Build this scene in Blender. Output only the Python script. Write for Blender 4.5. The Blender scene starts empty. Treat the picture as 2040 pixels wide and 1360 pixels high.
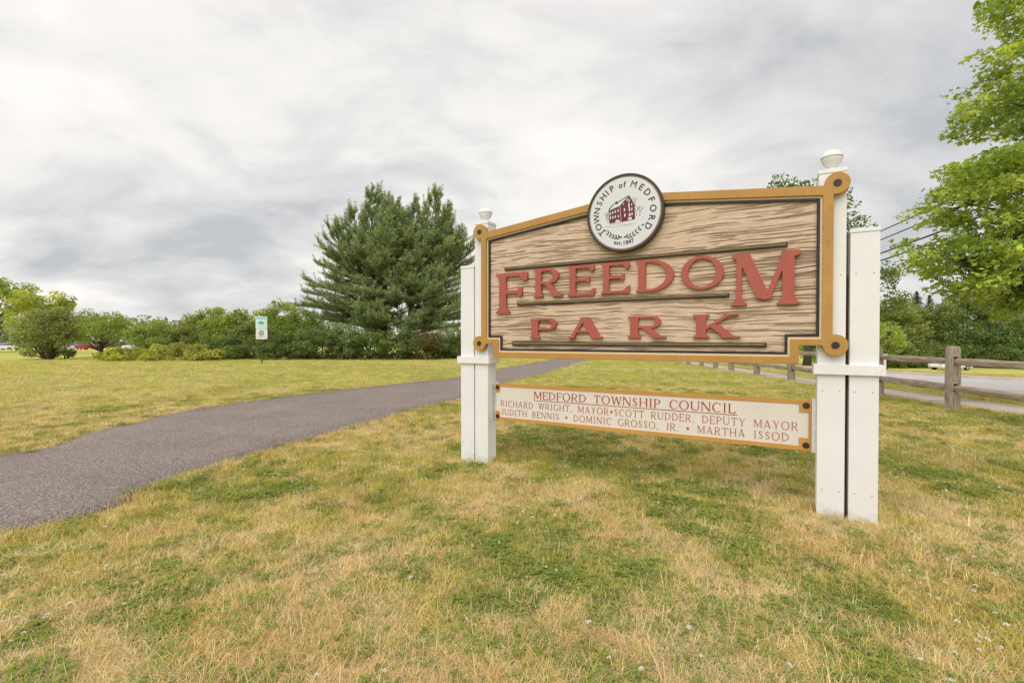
import bpy, bmesh, math, random
import numpy as np
from mathutils import Vector, Matrix

PI = math.pi
R = math.radians
rng = np.random.default_rng(7)
random.seed(7)
scene = bpy.context.scene
col = scene.collection

# ------------------------------------------------------------------ camera
cam_d = bpy.data.cameras.new('camera')
cam_d.sensor_width = 36.0
cam_d.lens = 36.0 * 930 / 2040
cam_d.clip_end = 3000
cam_d.shift_y = 0.0036
cam = bpy.data.objects.new('camera', cam_d)
cam.location = (0, 0, 1.4)
cam.rotation_euler = (R(90 - 0.7), 0, 0)
col.objects.link(cam)
scene.camera = cam

# ------------------------------------------------------------------ sun, exposure
SUN_EL, SUN_AZ = 50, 205          # azimuth clockwise from +Y: behind the camera, to its left
sd = bpy.data.lights.new('sun', 'SUN')
sd.energy = 1.05
sd.angle = R(60)
sd.color = (1.0, 0.965, 0.91)
sun = bpy.data.objects.new('sun', sd)
az = R(SUN_AZ)
sdir = Vector((math.sin(az) * math.cos(R(SUN_EL)), math.cos(az) * math.cos(R(SUN_EL)), math.sin(R(SUN_EL))))
sun.rotation_euler = sdir.to_track_quat('Z', 'Y').to_euler()
sun.location = sdir * 60
col.objects.link(sun)
vs = scene.view_settings
vs.view_transform = 'Standard'
vs.look = 'None'
vs.gamma = 1
vs.exposure = 1.12
vs.use_curve_mapping = False

# ------------------------------------------------------------------ sky
world = bpy.data.worlds.new('World')
scene.world = world
world.use_nodes = True
wt = world.node_tree
wt.nodes.clear()


class NB:
    """small node builder"""
    def __init__(self, tree):
        self.t = tree

    def n(self, typ, ins=None, **kw):
        nd = self.t.nodes.new(typ)
        for k, v in kw.items():
            setattr(nd, k, v)
        for k, v in (ins or {}).items():
            s = nd.inputs[k]
            if isinstance(v, bpy.types.NodeSocket):
                self.t.links.new(v, s)
            else:
                s.default_value = v
        return nd

    def math(self, op, a, b=0.0, c=None, clamp=False):
        i = {0: a, 1: b}
        if c is not None:
            i[2] = c
        nd = self.n('ShaderNodeMath', i, operation=op)
        nd.use_clamp = clamp
        return nd.outputs[0]

    def ramp(self, fac, stops, interp='LINEAR'):
        nd = self.n('ShaderNodeValToRGB', {0: fac})
        cr = nd.color_ramp
        cr.interpolation = interp
        while len(cr.elements) < len(stops):
            cr.elements.new(0.5)
        for e, (p, c) in zip(cr.elements, stops):
            e.position = p
            e.color = (c[0], c[1], c[2], 1) if not isinstance(c, (int, float)) else (c, c, c, 1)
        return nd.outputs[0]

    def mix(self, fac, a, b, mode='MIX'):
        nd = self.n('ShaderNodeMix', data_type='RGBA', blend_type=mode)
        for idx, v in ((0, fac), (6, a), (7, b)):
            s = nd.inputs[idx]
            if isinstance(v, bpy.types.NodeSocket):
                self.t.links.new(v, s)
            elif idx == 0:
                s.default_value = v
            else:
                s.default_value = (v[0], v[1], v[2], 1)
        return nd.outputs[2]

    def noise(self, vec, scale, detail=4, rough=0.55, dist=0.0, dims='3D'):
        nd = self.n('ShaderNodeTexNoise', {'Scale': scale, 'Detail': detail, 'Roughness': rough, 'Distortion': dist},
                    noise_dimensions=dims)
        if vec is not None:
            self.t.links.new(vec, nd.inputs['Vector'])
        return nd.outputs['Fac']

    def mapping(self, vec, scale=(1, 1, 1), loc=(0, 0, 0), rot=(0, 0, 0)):
        nd = self.n('ShaderNodeMapping', {'Vector': vec, 'Scale': scale, 'Location': loc, 'Rotation': rot})
        return nd.outputs[0]


def srgb(r, g, b, k=1.0):
    f = lambda v: ((v / 255) / 12.92 if v / 255 <= 0.04045 else ((v / 255 + 0.055) / 1.055) ** 2.4) * k
    return (f(r), f(g), f(b))


w = NB(wt)
tc = w.n('ShaderNodeTexCoord').outputs['Generated']
sky = w.n('ShaderNodeTexSky', sky_type='NISHITA', sun_disc=False)
sky.sun_elevation = R(SUN_EL)
sky.sun_rotation = R(SUN_AZ)
sky.air_density = 1.0
sky.dust_density = 2.0
sep = w.n('ShaderNodeSeparateXYZ', {0: tc})
zc = w.math('MAXIMUM', sep.outputs[2], 0.0)
den = w.math('ADD', zc, 0.30)
cx = w.math('DIVIDE', sep.outputs[0], den)
cy = w.math('DIVIDE', sep.outputs[1], den)
cv = w.n('ShaderNodeCombineXYZ', {0: cx, 1: cy, 2: 0.0}).outputs[0]
big = w.noise(w.mapping(cv, scale=(0.75, 1.1, 1), loc=(12.3, 2.7, 0), rot=(0, 0, R(28))), 1.0, 3, 0.5, 0.6)
det = w.noise(w.mapping(cv, scale=(1.1, 1.45, 1), loc=(9.2, 1.4, 0), rot=(0, 0, R(22))), 1.9, 8, 0.56, 0.5)
fine = w.noise(w.mapping(cv, scale=(1.3, 1.7, 1), loc=(5.2, 3.4, 0), rot=(0, 0, R(15))), 6.0, 6, 0.6, 0.3)
s1 = w.math('MULTIPLY', big, 0.50)
s2 = w.math('MULTIPLY_ADD', det, 0.42, s1)
s3 = w.math('MULTIPLY_ADD', fine, 0.08, s2)
CK = 5.3                                  # cloud radiance before the 0.1 of the background
cloud = w.ramp(s3, [(0.38, srgb(185, 187, 190, CK)), (0.44, srgb(204, 204, 204, CK)), (0.495, srgb(217, 216, 215, CK)),
                    (0.54, srgb(229, 227, 224, CK)), (0.62, srgb(243, 239, 234, CK))])
cover = w.ramp(big, [(0.2, 0.95), (0.5, 0.99)])
skymix = w.mix(cover, sky.outputs[0], cloud)
bg = w.n('ShaderNodeBackground', {'Color': skymix, 'Strength': 0.1})
wo = w.n('ShaderNodeOutputWorld', {'Surface': bg.outputs[0]})


# ------------------------------------------------------------------ helpers
def link(o, parent=None):
    col.objects.link(o)
    if parent is not None:
        o.parent = parent
    return o


def tag(o, label=None, cat=None, group=None, kind=None):
    if label: o['label'] = label
    if cat: o['category'] = cat
    if group: o['group'] = group
    if kind: o['kind'] = kind
    return o


def empty(name, loc=(0, 0, 0), rz=0, label=None, cat=None, group=None):
    o = bpy.data.objects.new(name, None)
    o.location = loc
    o.rotation_euler = (0, 0, rz)
    o.empty_display_size = 0.2
    col.objects.link(o)
    return tag(o, label, cat, group)


def copy_tree(o, parent=None):
    c = o.copy()
    col.objects.link(c)
    c.parent = parent
    for ch in list(o.children):
        copy_tree(ch, c)
    return c


class MB:
    def __init__(self):
        self.v = []
        self.f = []

    def add(self, vs_, fs_):
        b = len(self.v)
        self.v += [tuple(p) for p in vs_]
        self.f += [tuple(b + i for i in f) for f in fs_]
        return self

    def box(self, x0, y0, z0, x1, y1, z1):
        v = [(x, y, z) for z in (z0, z1) for y in (y0, y1) for x in (x0, x1)]
        return self.add(v, [(0, 2, 3, 1), (4, 5, 7, 6), (0, 1, 5, 4), (2, 6, 7, 3), (0, 4, 6, 2), (1, 3, 7, 5)])

    def tube(self, pts, rads, n=6, cap=True):
        pts = [Vector(p) for p in pts]
        if isinstance(rads, (int, float)): rads = [rads] * len(pts)
        vv = []
        up = None
        for i, p in enumerate(pts):
            t = (pts[min(i + 1, len(pts) - 1)] - pts[max(i - 1, 0)])
            if t.length < 1e-9: t = Vector((0, 0, 1))
            t.normalize()
            if up is None:
                up = Vector((1, 0, 0)) if abs(t.x) < 0.8 else Vector((0, 1, 0))
            a = (up - t * up.dot(t)).normalized()
            b = t.cross(a)
            up = a
            for k in range(n):
                q = 2 * PI * k / n
                vv.append(p + (a * math.cos(q) + b * math.sin(q)) * rads[i])
        ff = []
        for i in range(len(pts) - 1):
            for k in range(n):
                ff.append((i * n + k, i * n + (k + 1) % n, (i + 1) * n + (k + 1) % n, (i + 1) * n + k))
        if cap:
            ff.append(tuple(range(n))[::-1])
            ff.append(tuple((len(pts) - 1) * n + k for k in range(n)))
        return self.add(vv, ff)

    def lathe(self, prof, n=24, c=(0, 0, 0)):
        vv, ff = [], []
        for r, z in prof:
            for k in range(n):
                q = 2 * PI * k / n
                vv.append((c[0] + r * math.cos(q), c[1] + r * math.sin(q), c[2] + z))
        for i in range(len(prof) - 1):
            for k in range(n):
                ff.append((i * n + k, i * n + (k + 1) % n, (i + 1) * n + (k + 1) % n, (i + 1) * n + k))
        return self.add(vv, ff)

    def build(self, name, mat, parent=None, smooth=False, bevel=0, seg=2):
        me = bpy.data.meshes.new(name)
        me.from_pydata(self.v, [], self.f)
        if bevel:
            bm = bmesh.new()
            bm.from_mesh(me)
            bmesh.ops.bevel(bm, geom=[e for e in bm.edges], offset=bevel, segments=seg, affect='EDGES', profile=0.6)
            bm.to_mesh(me)
            bm.free()
        me.materials.append(mat)
        if smooth:
            me.polygons.foreach_set('use_smooth', [True] * len(me.polygons))
        me.update()
        return link(bpy.data.objects.new(name, me), parent)


def fast_mesh(name, V, F, mat, attrs=None, smooth=False, parent=None, link_it=True):
    """V (n,3), F (m,k) with constant k; attrs name -> (domain, (count,4))"""
    me = bpy.data.meshes.new(name)
    V = np.asarray(V, dtype=np.float32)
    F = np.asarray(F, dtype=np.int32)
    m, k = F.shape
    me.vertices.add(len(V))
    me.vertices.foreach_set('co', V.ravel())
    me.loops.add(m * k)
    me.loops.foreach_set('vertex_index', F.ravel())
    me.polygons.add(m)
    me.polygons.foreach_set('loop_start', np.arange(0, m * k, k, dtype=np.int32))
    if smooth:
        me.polygons.foreach_set('use_smooth', np.ones(m, dtype=bool))
    me.update(calc_edges=True)
    for an, (dom, data) in (attrs or {}).items():
        a = me.attributes.new(an, 'FLOAT_COLOR', dom)
        a.data.foreach_set('color', np.asarray(data, dtype=np.float32).ravel())
    me.materials.append(mat)
    o = bpy.data.objects.new(name, me)
    if link_it:
        link(o, parent)
    return o


_tab = np.random.default_rng(3).random((8, 256, 256))


def vn(x, y, s=0):
    """value noise 0..1"""
    x = np.asarray(x, dtype=float); y = np.asarray(y, dtype=float)
    xi = np.floor(x).astype(int); yi = np.floor(y).astype(int)
    fx = x - xi; fy = y - yi
    fx = fx * fx * (3 - 2 * fx); fy = fy * fy * (3 - 2 * fy)
    t = _tab[s % 8]
    a = t[xi & 255, yi & 255]; b = t[(xi + 1) & 255, yi & 255]
    c = t[xi & 255, (yi + 1) & 255]; d = t[(xi + 1) & 255, (yi + 1) & 255]
    return (a * (1 - fx) + b * fx) * (1 - fy) + (c * (1 - fx) + d * fx) * fy


def fbm(x, y, o=4, s=0):
    r = 0; amp = 0.5; tot = 0
    for i in range(o):
        r = r + amp * vn(x * 2 ** i + 13.7 * i, y * 2 ** i + 7.3 * i, s + i); tot += amp; amp *= 0.5
    return r / tot


def sstep(a, b, x):
    t = np.clip((np.asarray(x, dtype=float) - a) / (b - a), 0, 1)
    return t * t * (3 - 2 * t)


def gz(x, y):
    """height of the ground"""
    x = np.asarray(x, dtype=float); y = np.asarray(y, dtype=float)
    q = np.maximum(0, x - 13) * np.maximum(0, y - 15)
    z = -2.5 * (1 - np.exp(-0.0045 * q / 2.5))
    z = z - 1.0 * sstep(58, 110, y) * (1 - sstep(0, 40, x))
    return z


def gzf(x, y):
    return float(gz(x, y))


# ------------------------------------------------------------------ materials
def new_mat(name):
    m = bpy.data.materials.new(name)
    m.use_nodes = True
    nt = m.node_tree
    nt.nodes.clear()
    b = NB(nt)
    out = b.n('ShaderNodeOutputMaterial')
    return m, b, out


def principled(b, out, color, rough=0.6, bump=None, bump_s=0.3, bump_d=0.01, spec=0.3, metal=0.0):
    p = b.n('ShaderNodeBsdfPrincipled', {'Roughness': rough, 'Metallic': metal})
    p.inputs['Specular IOR Level'].default_value = spec
    if isinstance(color, bpy.types.NodeSocket):
        b.t.links.new(color, p.inputs['Base Color'])
    else:
        p.inputs['Base Color'].default_value = (*color, 1)
    if bump is not None:
        bn = b.n('ShaderNodeBump', {'Height': bump, 'Strength': bump_s, 'Distance': bump_d})
        b.t.links.new(bn.outputs[0], p.inputs['Normal'])
    b.t.links.new(p.outputs[0], out.inputs['Surface'])
    return p


def paint(name, c, var=0.12, rough=0.55, dirt=None, dirt_amt=0.25, scale=6, wear=0.0):
    m, b, out = new_mat(name)
    o = b.n('ShaderNodeTexCoord').outputs['Object']
    n1 = b.noise(o, scale, 5, 0.6)
    n2 = b.noise(b.mapping(o, scale=(3, 3, 1.2)), scale * 4, 4, 0.6)
    lo = tuple(v * (1 - var) for v in c); hi = tuple(min(0.9, v * (1 + var)) for v in c)
    cc = b.ramp(n1, [(0.3, lo), (0.7, hi)])
    d = dirt or tuple(v * 0.5 for v in c)
    msk = b.ramp(n2, [(0.55, 0.0), (0.8, 1.0)])
    cc = b.mix(b.math('MULTIPLY', msk, dirt_amt), cc, d)
    if wear:
        n3 = b.noise(o, 30, 6, 0.7)
        cc = b.mix(b.ramp(n3, [(1 - wear - 0.05, 0.0), (1 - wear + 0.05, 1.0)]), cc, (0.5, 0.42, 0.33))
    principled(b, out, cc, rough, n2, 0.15, 0.002)
    return m


def simple(name, c, rough=0.5, metal=0.0, spec=0.4):
    m, b, out = new_mat(name)
    o = b.n('ShaderNodeTexCoord').outputs['Object']
    n1 = b.noise(o, 20, 3, 0.6)
    cc = b.ramp(n1, [(0.3, tuple(v * 0.88 for v in c)), (0.7, tuple(min(1, v * 1.08) for v in c))])
    principled(b, out, cc, rough, spec=spec, metal=metal)
    return m


def leaf_mat(name, trans=0.35, gloss=0.12):
    m, b, out = new_mat(name)
    a = b.n('ShaderNodeAttribute', attribute_name='tint').outputs['Color']
    d = b.n('ShaderNodeBsdfDiffuse', {'Color': a})
    t2 = b.mix(1.0, a, (1.0, 1.0, 0.55), 'MULTIPLY')
    t = b.n('ShaderNodeBsdfTranslucent', {'Color': t2})
    g = b.n('ShaderNodeBsdfGlossy', {'Roughness': 0.45, 'Color': (0.9, 0.95, 0.9, 1)})
    mx = b.n('ShaderNodeMixShader', {0: trans, 1: d.outputs[0], 2: t.outputs[0]})
    fr = b.n('ShaderNodeFresnel', {'IOR': 1.35})
    fm = b.math('MULTIPLY', fr.outputs[0], gloss * 4)
    m2 = b.n('ShaderNodeMixShader', {0: fm, 1: mx.outputs[0], 2: g.outputs[0]})
    b.t.links.new(m2.outputs[0], out.inputs['Surface'])
    return m


M = {}
M['white_plain'] = paint('white_post_paint', (0.73, 0.73, 0.735), 0.03, 0.5, dirt=(0.50, 0.48, 0.43), dirt_amt=0.16, scale=2)
m, b, out = new_mat('white_painted_boards')
o_ = b.n('ShaderNodeTexCoord').outputs['Object']
nz_ = b.noise(o_, 9, 6, 0.7)
ng_ = b.noise(b.mapping(o_, scale=(26, 26, 1.1)), 2.0, 6, 0.7)
zz_ = b.n('ShaderNodeSeparateXYZ', {0: o_}).outputs[2]
c = b.ramp(b.noise(o_, 2.0, 4, 0.6), [(0.3, (0.76, 0.76, 0.765)), (0.7, (0.82, 0.82, 0.825))])
c = b.mix(b.ramp(ng_, [(0.62, 0.0), (0.82, 0.16)]), c, (0.52, 0.50, 0.45))
spl = b.math('ADD', zz_, b.math('MULTIPLY', nz_, 0.34))
c = b.mix(b.ramp(spl, [(0.15, 0.75), (0.20, 0.35), (0.27, 0.0)]), c, (0.40, 0.35, 0.24))
c = b.mix(b.ramp(b.noise(o_, 38, 3, 0.6), [(0.70, 0.0), (0.76, 0.6)]), c, (0.36, 0.33, 0.28))
principled(b, out, c, 0.55, ng_, 0.25, 0.002)
M['white'] = m
M['white_metal'] = simple('white_bracket', (0.72, 0.72, 0.72), 0.4)
M['gold'] = paint('ochre_frame_paint', srgb(180, 138, 76), 0.10, 0.5, dirt=srgb(150, 100, 40), dirt_amt=0.5, scale=3)
M['gold2'] = paint('ochre_board_paint', srgb(196, 146, 76), 0.08, 0.5, dirt=srgb(165, 115, 50), dirt_amt=0.4, scale=3)
M['navy'] = paint('black_line_paint', srgb(48, 46, 54), 0.15, 0.5, dirt=srgb(90, 84, 80), dirt_amt=0.3)
M['olive'] = paint('olive_gold_bar_paint', srgb(128, 108, 62), 0.2, 0.5, dirt=srgb(80, 75, 60), dirt_amt=0.9, scale=5)
M['red'] = paint('brick_red_letter_paint', srgb(168, 90, 76), 0.06, 0.5, dirt=srgb(150, 60, 52), dirt_amt=0.3, scale=4)
M['bolt'] = simple('dark_bolt', srgb(50, 45, 42), 0.5)
M['hole'] = simple('dark_post_timber', srgb(95, 80, 55), 0.8)
M['cream'] = paint('cream_board', srgb(222, 215, 204), 0.03, 0.5, dirt=srgb(200, 188, 168), dirt_amt=0.25, scale=2)
M['ink'] = simple('red_vinyl_letters', srgb(165, 62, 55), 0.5)
M['ink2'] = simple('faded_red_vinyl_letters', srgb(172, 92, 80), 0.5)
M['sealwhite'] = paint('seal_white', srgb(212, 214, 218), 0.02, 0.4, dirt=srgb(200, 200, 195), dirt_amt=0.2, scale=3)
M['sealrim'] = simple('seal_rim_brown', srgb(66, 52, 46), 0.4)
M['sealline'] = simple('seal_gold_line', srgb(165, 135, 95), 0.5)
M['sealink'] = simple('seal_dark_ink', srgb(58, 54, 50), 0.5)
M['sealgrey'] = simple('seal_grey_ink', srgb(130, 125, 125), 0.6)
M['maroon'] = simple('seal_maroon', srgb(104, 34, 42), 0.5)
M['steel'] = simple('grey_conduit', srgb(140, 138, 132), 0.45, 0.3)
M['wire'] = simple('black_wire', (0.02, 0.02, 0.022), 0.5)
M['mint'] = simple('pale_aqua_sign', srgb(200, 222, 226), 0.4)
M['mint2'] = simple('aqua_sign_band', srgb(156, 196, 200), 0.4)
M['green'] = simple('sign_green', srgb(60, 165, 125), 0.4)
M['teal'] = simple('sign_teal', srgb(20, 120, 100), 0.4)
M['pinkwhite'] = simple('pale_pink_sign', srgb(228, 222, 222), 0.4)
M['sgrey'] = simple('sign_grey_text', srgb(140, 155, 170), 0.5)
M['gpost'] = simple('dark_green_post', srgb(66, 72, 60), 0.6)
M['glass'] = simple('car_glass', (0.03, 0.035, 0.04), 0.12, 0, 0.6)
M['tyre'] = simple('tyre_rubber', (0.025, 0.025, 0.025), 0.8)
M['rim'] = simple('wheel_rim', (0.5, 0.5, 0.5), 0.35, 0.8)
M['carwhite'] = simple('white_car_paint', (0.78, 0.78, 0.78), 0.25)
M['carred'] = simple('red_car_paint', (0.5, 0.03, 0.03), 0.25)
M['carsilver'] = simple('silver_car_paint', (0.55, 0.56, 0.57), 0.25)
M['lamp_w'] = simple('headlight_lens', (0.8, 0.8, 0.78), 0.2)
M['lamp_r'] = simple('tail_light_lens', (0.45, 0.03, 0.03), 0.2)
M['iron'] = simple('rusty_iron', srgb(110, 80, 60), 0.8)
M['leaf'] = leaf_mat('leaves', 0.46, 0.10)
M['needle'] = leaf_mat('needles', 0.2, 0.08)


def bark_mat(name, c1, c2):
    m, b, out = new_mat(name)
    o = b.n('ShaderNodeTexCoord').outputs['Object']
    n = b.noise(b.mapping(o, scale=(6, 6, 1.4)), 3, 6, 0.65)
    principled(b, out, b.ramp(n, [(0.3, c1), (0.7, c2)]), 0.9, n, 0.8, 0.02, 0.1)
    return m


M['bark'] = bark_mat('bark', (0.05, 0.04, 0.032), (0.16, 0.13, 0.10))
M['pinebark'] = bark_mat('pine_bark', (0.04, 0.032, 0.028), (0.13, 0.10, 0.08))
M['pole'] = bark_mat('pole_wood', (0.08, 0.065, 0.05), (0.2, 0.17, 0.14))

# weathered fence wood
m, b, out = new_mat('weathered_fence_wood')
o_ = b.n('ShaderNodeTexCoord').outputs['Object']
nA = b.noise(b.mapping(o_, scale=(14, 14, 2.0)), 3.0, 7, 0.7, 0.4)
nB = b.noise(o_, 2.2, 4, 0.6)
cA = b.ramp(nA, [(0.3, srgb(98, 86, 78)), (0.5, srgb(162, 148, 136)), (0.72, srgb(198, 186, 174))])
cA = b.mix(b.ramp(nB, [(0.45, 0.0), (0.7, 0.6)]), cA, srgb(150, 130, 112))
principled(b, out, cA, 0.9, nA, 0.9, 0.015, 0.1)
M['fence'] = m
m, b, out = new_mat('weathered_rail_wood')
o_ = b.n('ShaderNodeTexCoord').outputs['Object']
nA = b.noise(b.mapping(o_, scale=(1.0, 16, 16)), 3.0, 7, 0.7, 0.4)
nB = b.noise(o_, 1.5, 4, 0.6)
cA = b.ramp(nA, [(0.3, srgb(96, 82, 72)), (0.5, srgb(164, 148, 132)), (0.72, srgb(206, 192, 176))])
cA = b.mix(b.ramp(nB, [(0.45, 0.0), (0.7, 0.6)]), cA, srgb(150, 130, 112))
principled(b, out, cA, 0.9, nA, 0.9, 0.012, 0.1)
M['rail'] = m

# sandblasted board: tan paint on the ridges, worn grey wood plus painted-in shade down in the grooves
m, b, out = new_mat('sandblasted_tan_wood')
o_ = b.n('ShaderNodeTexCoord').outputs['Object']
ga = b.n('ShaderNodeAttribute', attribute_name='groove').outputs['Color']
nF = b.noise(b.mapping(o_, scale=(3, 1, 60)), 3.0, 5, 0.7)
nL = b.noise(b.mapping(o_, scale=(1.2, 1, 4)), 2.0, 5, 0.65)
tan = b.ramp(nF, [(0.3, srgb(188, 164, 140)), (0.55, srgb(214, 191, 167)), (0.8, srgb(229, 210, 190))])
tan = b.mix(b.ramp(nL, [(0.5, 0.0), (0.8, 0.75)]), tan, srgb(158, 138, 114))
gcol = b.mix(b.math('MULTIPLY', ga, 0.62), tan, srgb(108, 90, 74))
principled(b, out, gcol, 0.85, nF, 0.6, 0.003, 0.15)
M['wood'] = m

# asphalt path
m, b, out = new_mat('path_asphalt')
o_ = b.n('ShaderNodeTexCoord').outputs['Object']
v1 = b.n('ShaderNodeTexVoronoi', {'Vector': o_, 'Scale': 120.0}).outputs['Color']
sp = b.n('ShaderNodeSeparateColor', {0: v1}).outputs[0]
n1 = b.noise(o_, 0.9, 5, 0.6)
n2 = b.noise(o_, 45, 4, 0.7)
base = b.ramp(n1, [(0.3, srgb(108, 99, 94)), (0.7, srgb(134, 123, 116))])
c = b.mix(b.ramp(sp, [(0.0, 0.0), (0.3, 0.0), (0.85, 0.4), (0.97, 1.0)]), base, srgb(192, 176, 166))
c = b.mix(b.ramp(sp, [(0.0, 1.0), (0.25, 0.0)]), c, srgb(74, 64, 64))
c = b.mix(b.ramp(n2, [(0.5, 0.0), (0.8, 0.6)]), c, srgb(88, 76, 74))
principled(b, out, c, 0.9, sp, 0.5, 0.004, 0.2)
M['path'] = m

m, b, out = new_mat('road_asphalt')
o_ = b.n('ShaderNodeTexCoord').outputs['Object']
n1 = b.noise(b.mapping(o_, scale=(1.5, 0.15, 1)), 1.0, 5, 0.6)
n2 = b.noise(o_, 60, 4, 0.7)
c = b.ramp(n1, [(0.3, srgb(188, 181, 178)), (0.7, srgb(206, 199, 196))])
c = b.mix(b.ramp(n2, [(0.4, 0.0), (0.8, 0.5)]), c, srgb(164, 157, 154))
principled(b, out, c, 0.9, n2, 0.3, 0.004, 0.2)
M['road'] = m

m, b, out = new_mat('concrete')
o_ = b.n('ShaderNodeTexCoord').outputs['Object']
n1 = b.noise(o_, 1.3, 6, 0.65)
n2 = b.noise(o_, 80, 3, 0.7)
c = b.ramp(n1, [(0.3, srgb(186, 170, 156)), (0.7, srgb(214, 200, 188))])
c = b.mix(b.ramp(n2, [(0.5, 0.0), (0.8, 0.4)]), c, srgb(160, 145, 130))
principled(b, out, c, 0.9, n2, 0.3, 0.003, 0.2)
M['concrete'] = m

# soil and thatch under the grass; vertex colours carry the patches of dry and green turf
m, b, out = new_mat('lawn_ground')
o_ = b.n('ShaderNodeTexCoord').outputs['Object']
a = b.n('ShaderNodeAttribute', attribute_name='tint').outputs['Color']
n1 = b.noise(b.mapping(o_, scale=(1, 1, 1)), 26, 6, 0.75)
n2 = b.noise(b.mapping(o_, scale=(0.5, 1.6, 1)), 2.2, 6, 0.7)
k1 = b.ramp(n1, [(0.25, 0.62), (0.75, 1.3)])
k2 = b.ramp(n2, [(0.3, (0.86, 0.92, 0.85)), (0.7, (1.10, 1.06, 1.08))])
c = b.mix(1.0, b.mix(1.0, a, k1, 'MULTIPLY'), k2, 'MULTIPLY')
principled(b, out, c, 1.0, n1, 0.8, 0.04, 0.0)
M['ground'] = m

# grass blades: patch tint from the instance, blade variation from the tuft mesh
m, b, out = new_mat('grass_blades')
ti = b.n('ShaderNodeAttribute', attribute_name='tint', attribute_type='INSTANCER').outputs['Color']
bl = b.n('ShaderNodeAttribute', attribute_name='blade').outputs['Color']
c = b.mix(1.0, ti, bl, 'MULTIPLY')
d = b.n('ShaderNodeBsdfDiffuse', {'Color': c})
t = b.n('ShaderNodeBsdfTranslucent', {'Color': c})
mx = b.n('ShaderNodeMixShader', {0: 0.35, 1: d.outputs[0], 2: t.outputs[0]})
b.t.links.new(mx.outputs[0], out.inputs['Surface'])
M['grass'] = m
m, b, out = new_mat('clover_flower')
bl = b.n('ShaderNodeAttribute', attribute_name='blade').outputs['Color']
d = b.n('ShaderNodeBsdfDiffuse', {'Color': bl})
b.t.links.new(d.outputs[0], out.inputs['Surface'])
M['flower'] = m

# ------------------------------------------------------------------ ground, path, road
# paved path: centre line and half width from the two edges seen
P_NEAR = [(-9.5, 0.2), (-6.0, 1.75), (-3.67, 3.35), (-3.35, 4.5), (-3.0, 6.1), (-2.5, 7.6), (-1.91, 9.37), (-1.23, 11.1), (-0.32, 14.6), (1.7, 20.0), (4.6, 29.0), (9.0, 42.0), (16, 62)]
P_FAR = [(-12.0, 2.3), (-9.0, 3.9), (-6.1, 5.57), (-6.2, 6.9), (-6.2, 9.35), (-5.1, 11.9), (-3.5, 14.6), (-1.9, 17.1), (-0.5, 22.0), (1.2, 27.0), (4.1, 36.0), (8.4, 48.0), (15, 68)]


def resample(pts, n):
    pts = np.array(pts, float)
    # Catmull-Rom
    P = np.vstack([2 * pts[0] - pts[1], pts, 2 * pts[-1] - pts[-2]])
    res = []
    m_ = len(pts) - 1
    for i in range(n):
        u = i / (n - 1) * m_
        k = min(int(u), m_ - 1); t = u - k
        p0, p1, p2, p3 = P[k], P[k + 1], P[k + 2], P[k + 3]
        res.append(0.5 * ((2 * p1) + (-p0 + p2) * t + (2 * p0 - 5 * p1 + 4 * p2 - p3) * t * t + (-p0 + 3 * p1 - 3 * p2 + p3) * t ** 3))
    return np.array(res)


PN = resample(P_NEAR, 400)
PF = resample(P_FAR, 400)


def jag(E, amp, s):
    t = np.concatenate([[0], np.cumsum(np.hypot(*np.diff(E, axis=0).T))])
    d = np.gradient(E, axis=0); d /= np.linalg.norm(d, axis=1)[:, None] + 1e-9
    nrm = np.stack([-d[:, 1], d[:, 0]], 1)
    k = (fbm(t * 2.2, t * 0 + s, 4, s) - 0.5) * 2 * amp
    return E + nrm * k[:, None]


PN = jag(PN, 0.10, 1)
PF = jag(PF, 0.08, 2)
path_poly = np.vstack([PN, PF[::-1]])


def in_poly(px, py, poly):
    px = np.asarray(px); py = np.asarray(py)
    inside = np.zeros(px.shape, bool)
    x0, y0 = poly[:, 0], poly[:, 1]
    x1, y1 = np.roll(x0, -1), np.roll(y0, -1)
    for a0, b0, a1, b1 in zip(x0, y0, x1, y1):
        if b0 == b1: continue
        c_ = ((b0 > py) != (b1 > py)) & (px < (a1 - a0) * (py - b0) / (b1 - b0) + a0)
        inside ^= c_
    return inside


def dist_line(px, py, L):
    """distance to a polyline (coarse)"""
    d = np.full(np.shape(px), 1e9)
    L = L[::4]
    for (a0, b0), (a1, b1) in zip(L[:-1], L[1:]):
        dx, dy = a1 - a0, b1 - b0
        t = np.clip(((px - a0) * dx + (py - b0) * dy) / (dx * dx + dy * dy + 1e-9), 0, 1)
        d = np.minimum(d, np.hypot(px - a0 - t * dx, py - b0 - t * dy))
    return d


# sidewalk, kerbs and road run away to the right of the fence
SW_C = resample([(10.9, 0.0), (10.3, 5.0), (10.0, 9.5), (9.85, 13), (10.0, 18), (10.6, 28), (12.2, 45), (15.5, 70), (20, 95)], 160)
RD_N = resample([(12.9, -4), (12.7, 5), (12.6, 12), (12.55, 18), (12.4, 26), (13.2, 45), (16.5, 70), (21, 95), (29, 130)], 160)
RD_F = resample([(22.5, -4), (21.0, 5), (19.6, 12), (18.7, 16.9), (18.3, 23), (18.4, 32), (19.6, 46), (23, 70), (28, 95), (36, 130)], 160)


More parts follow.
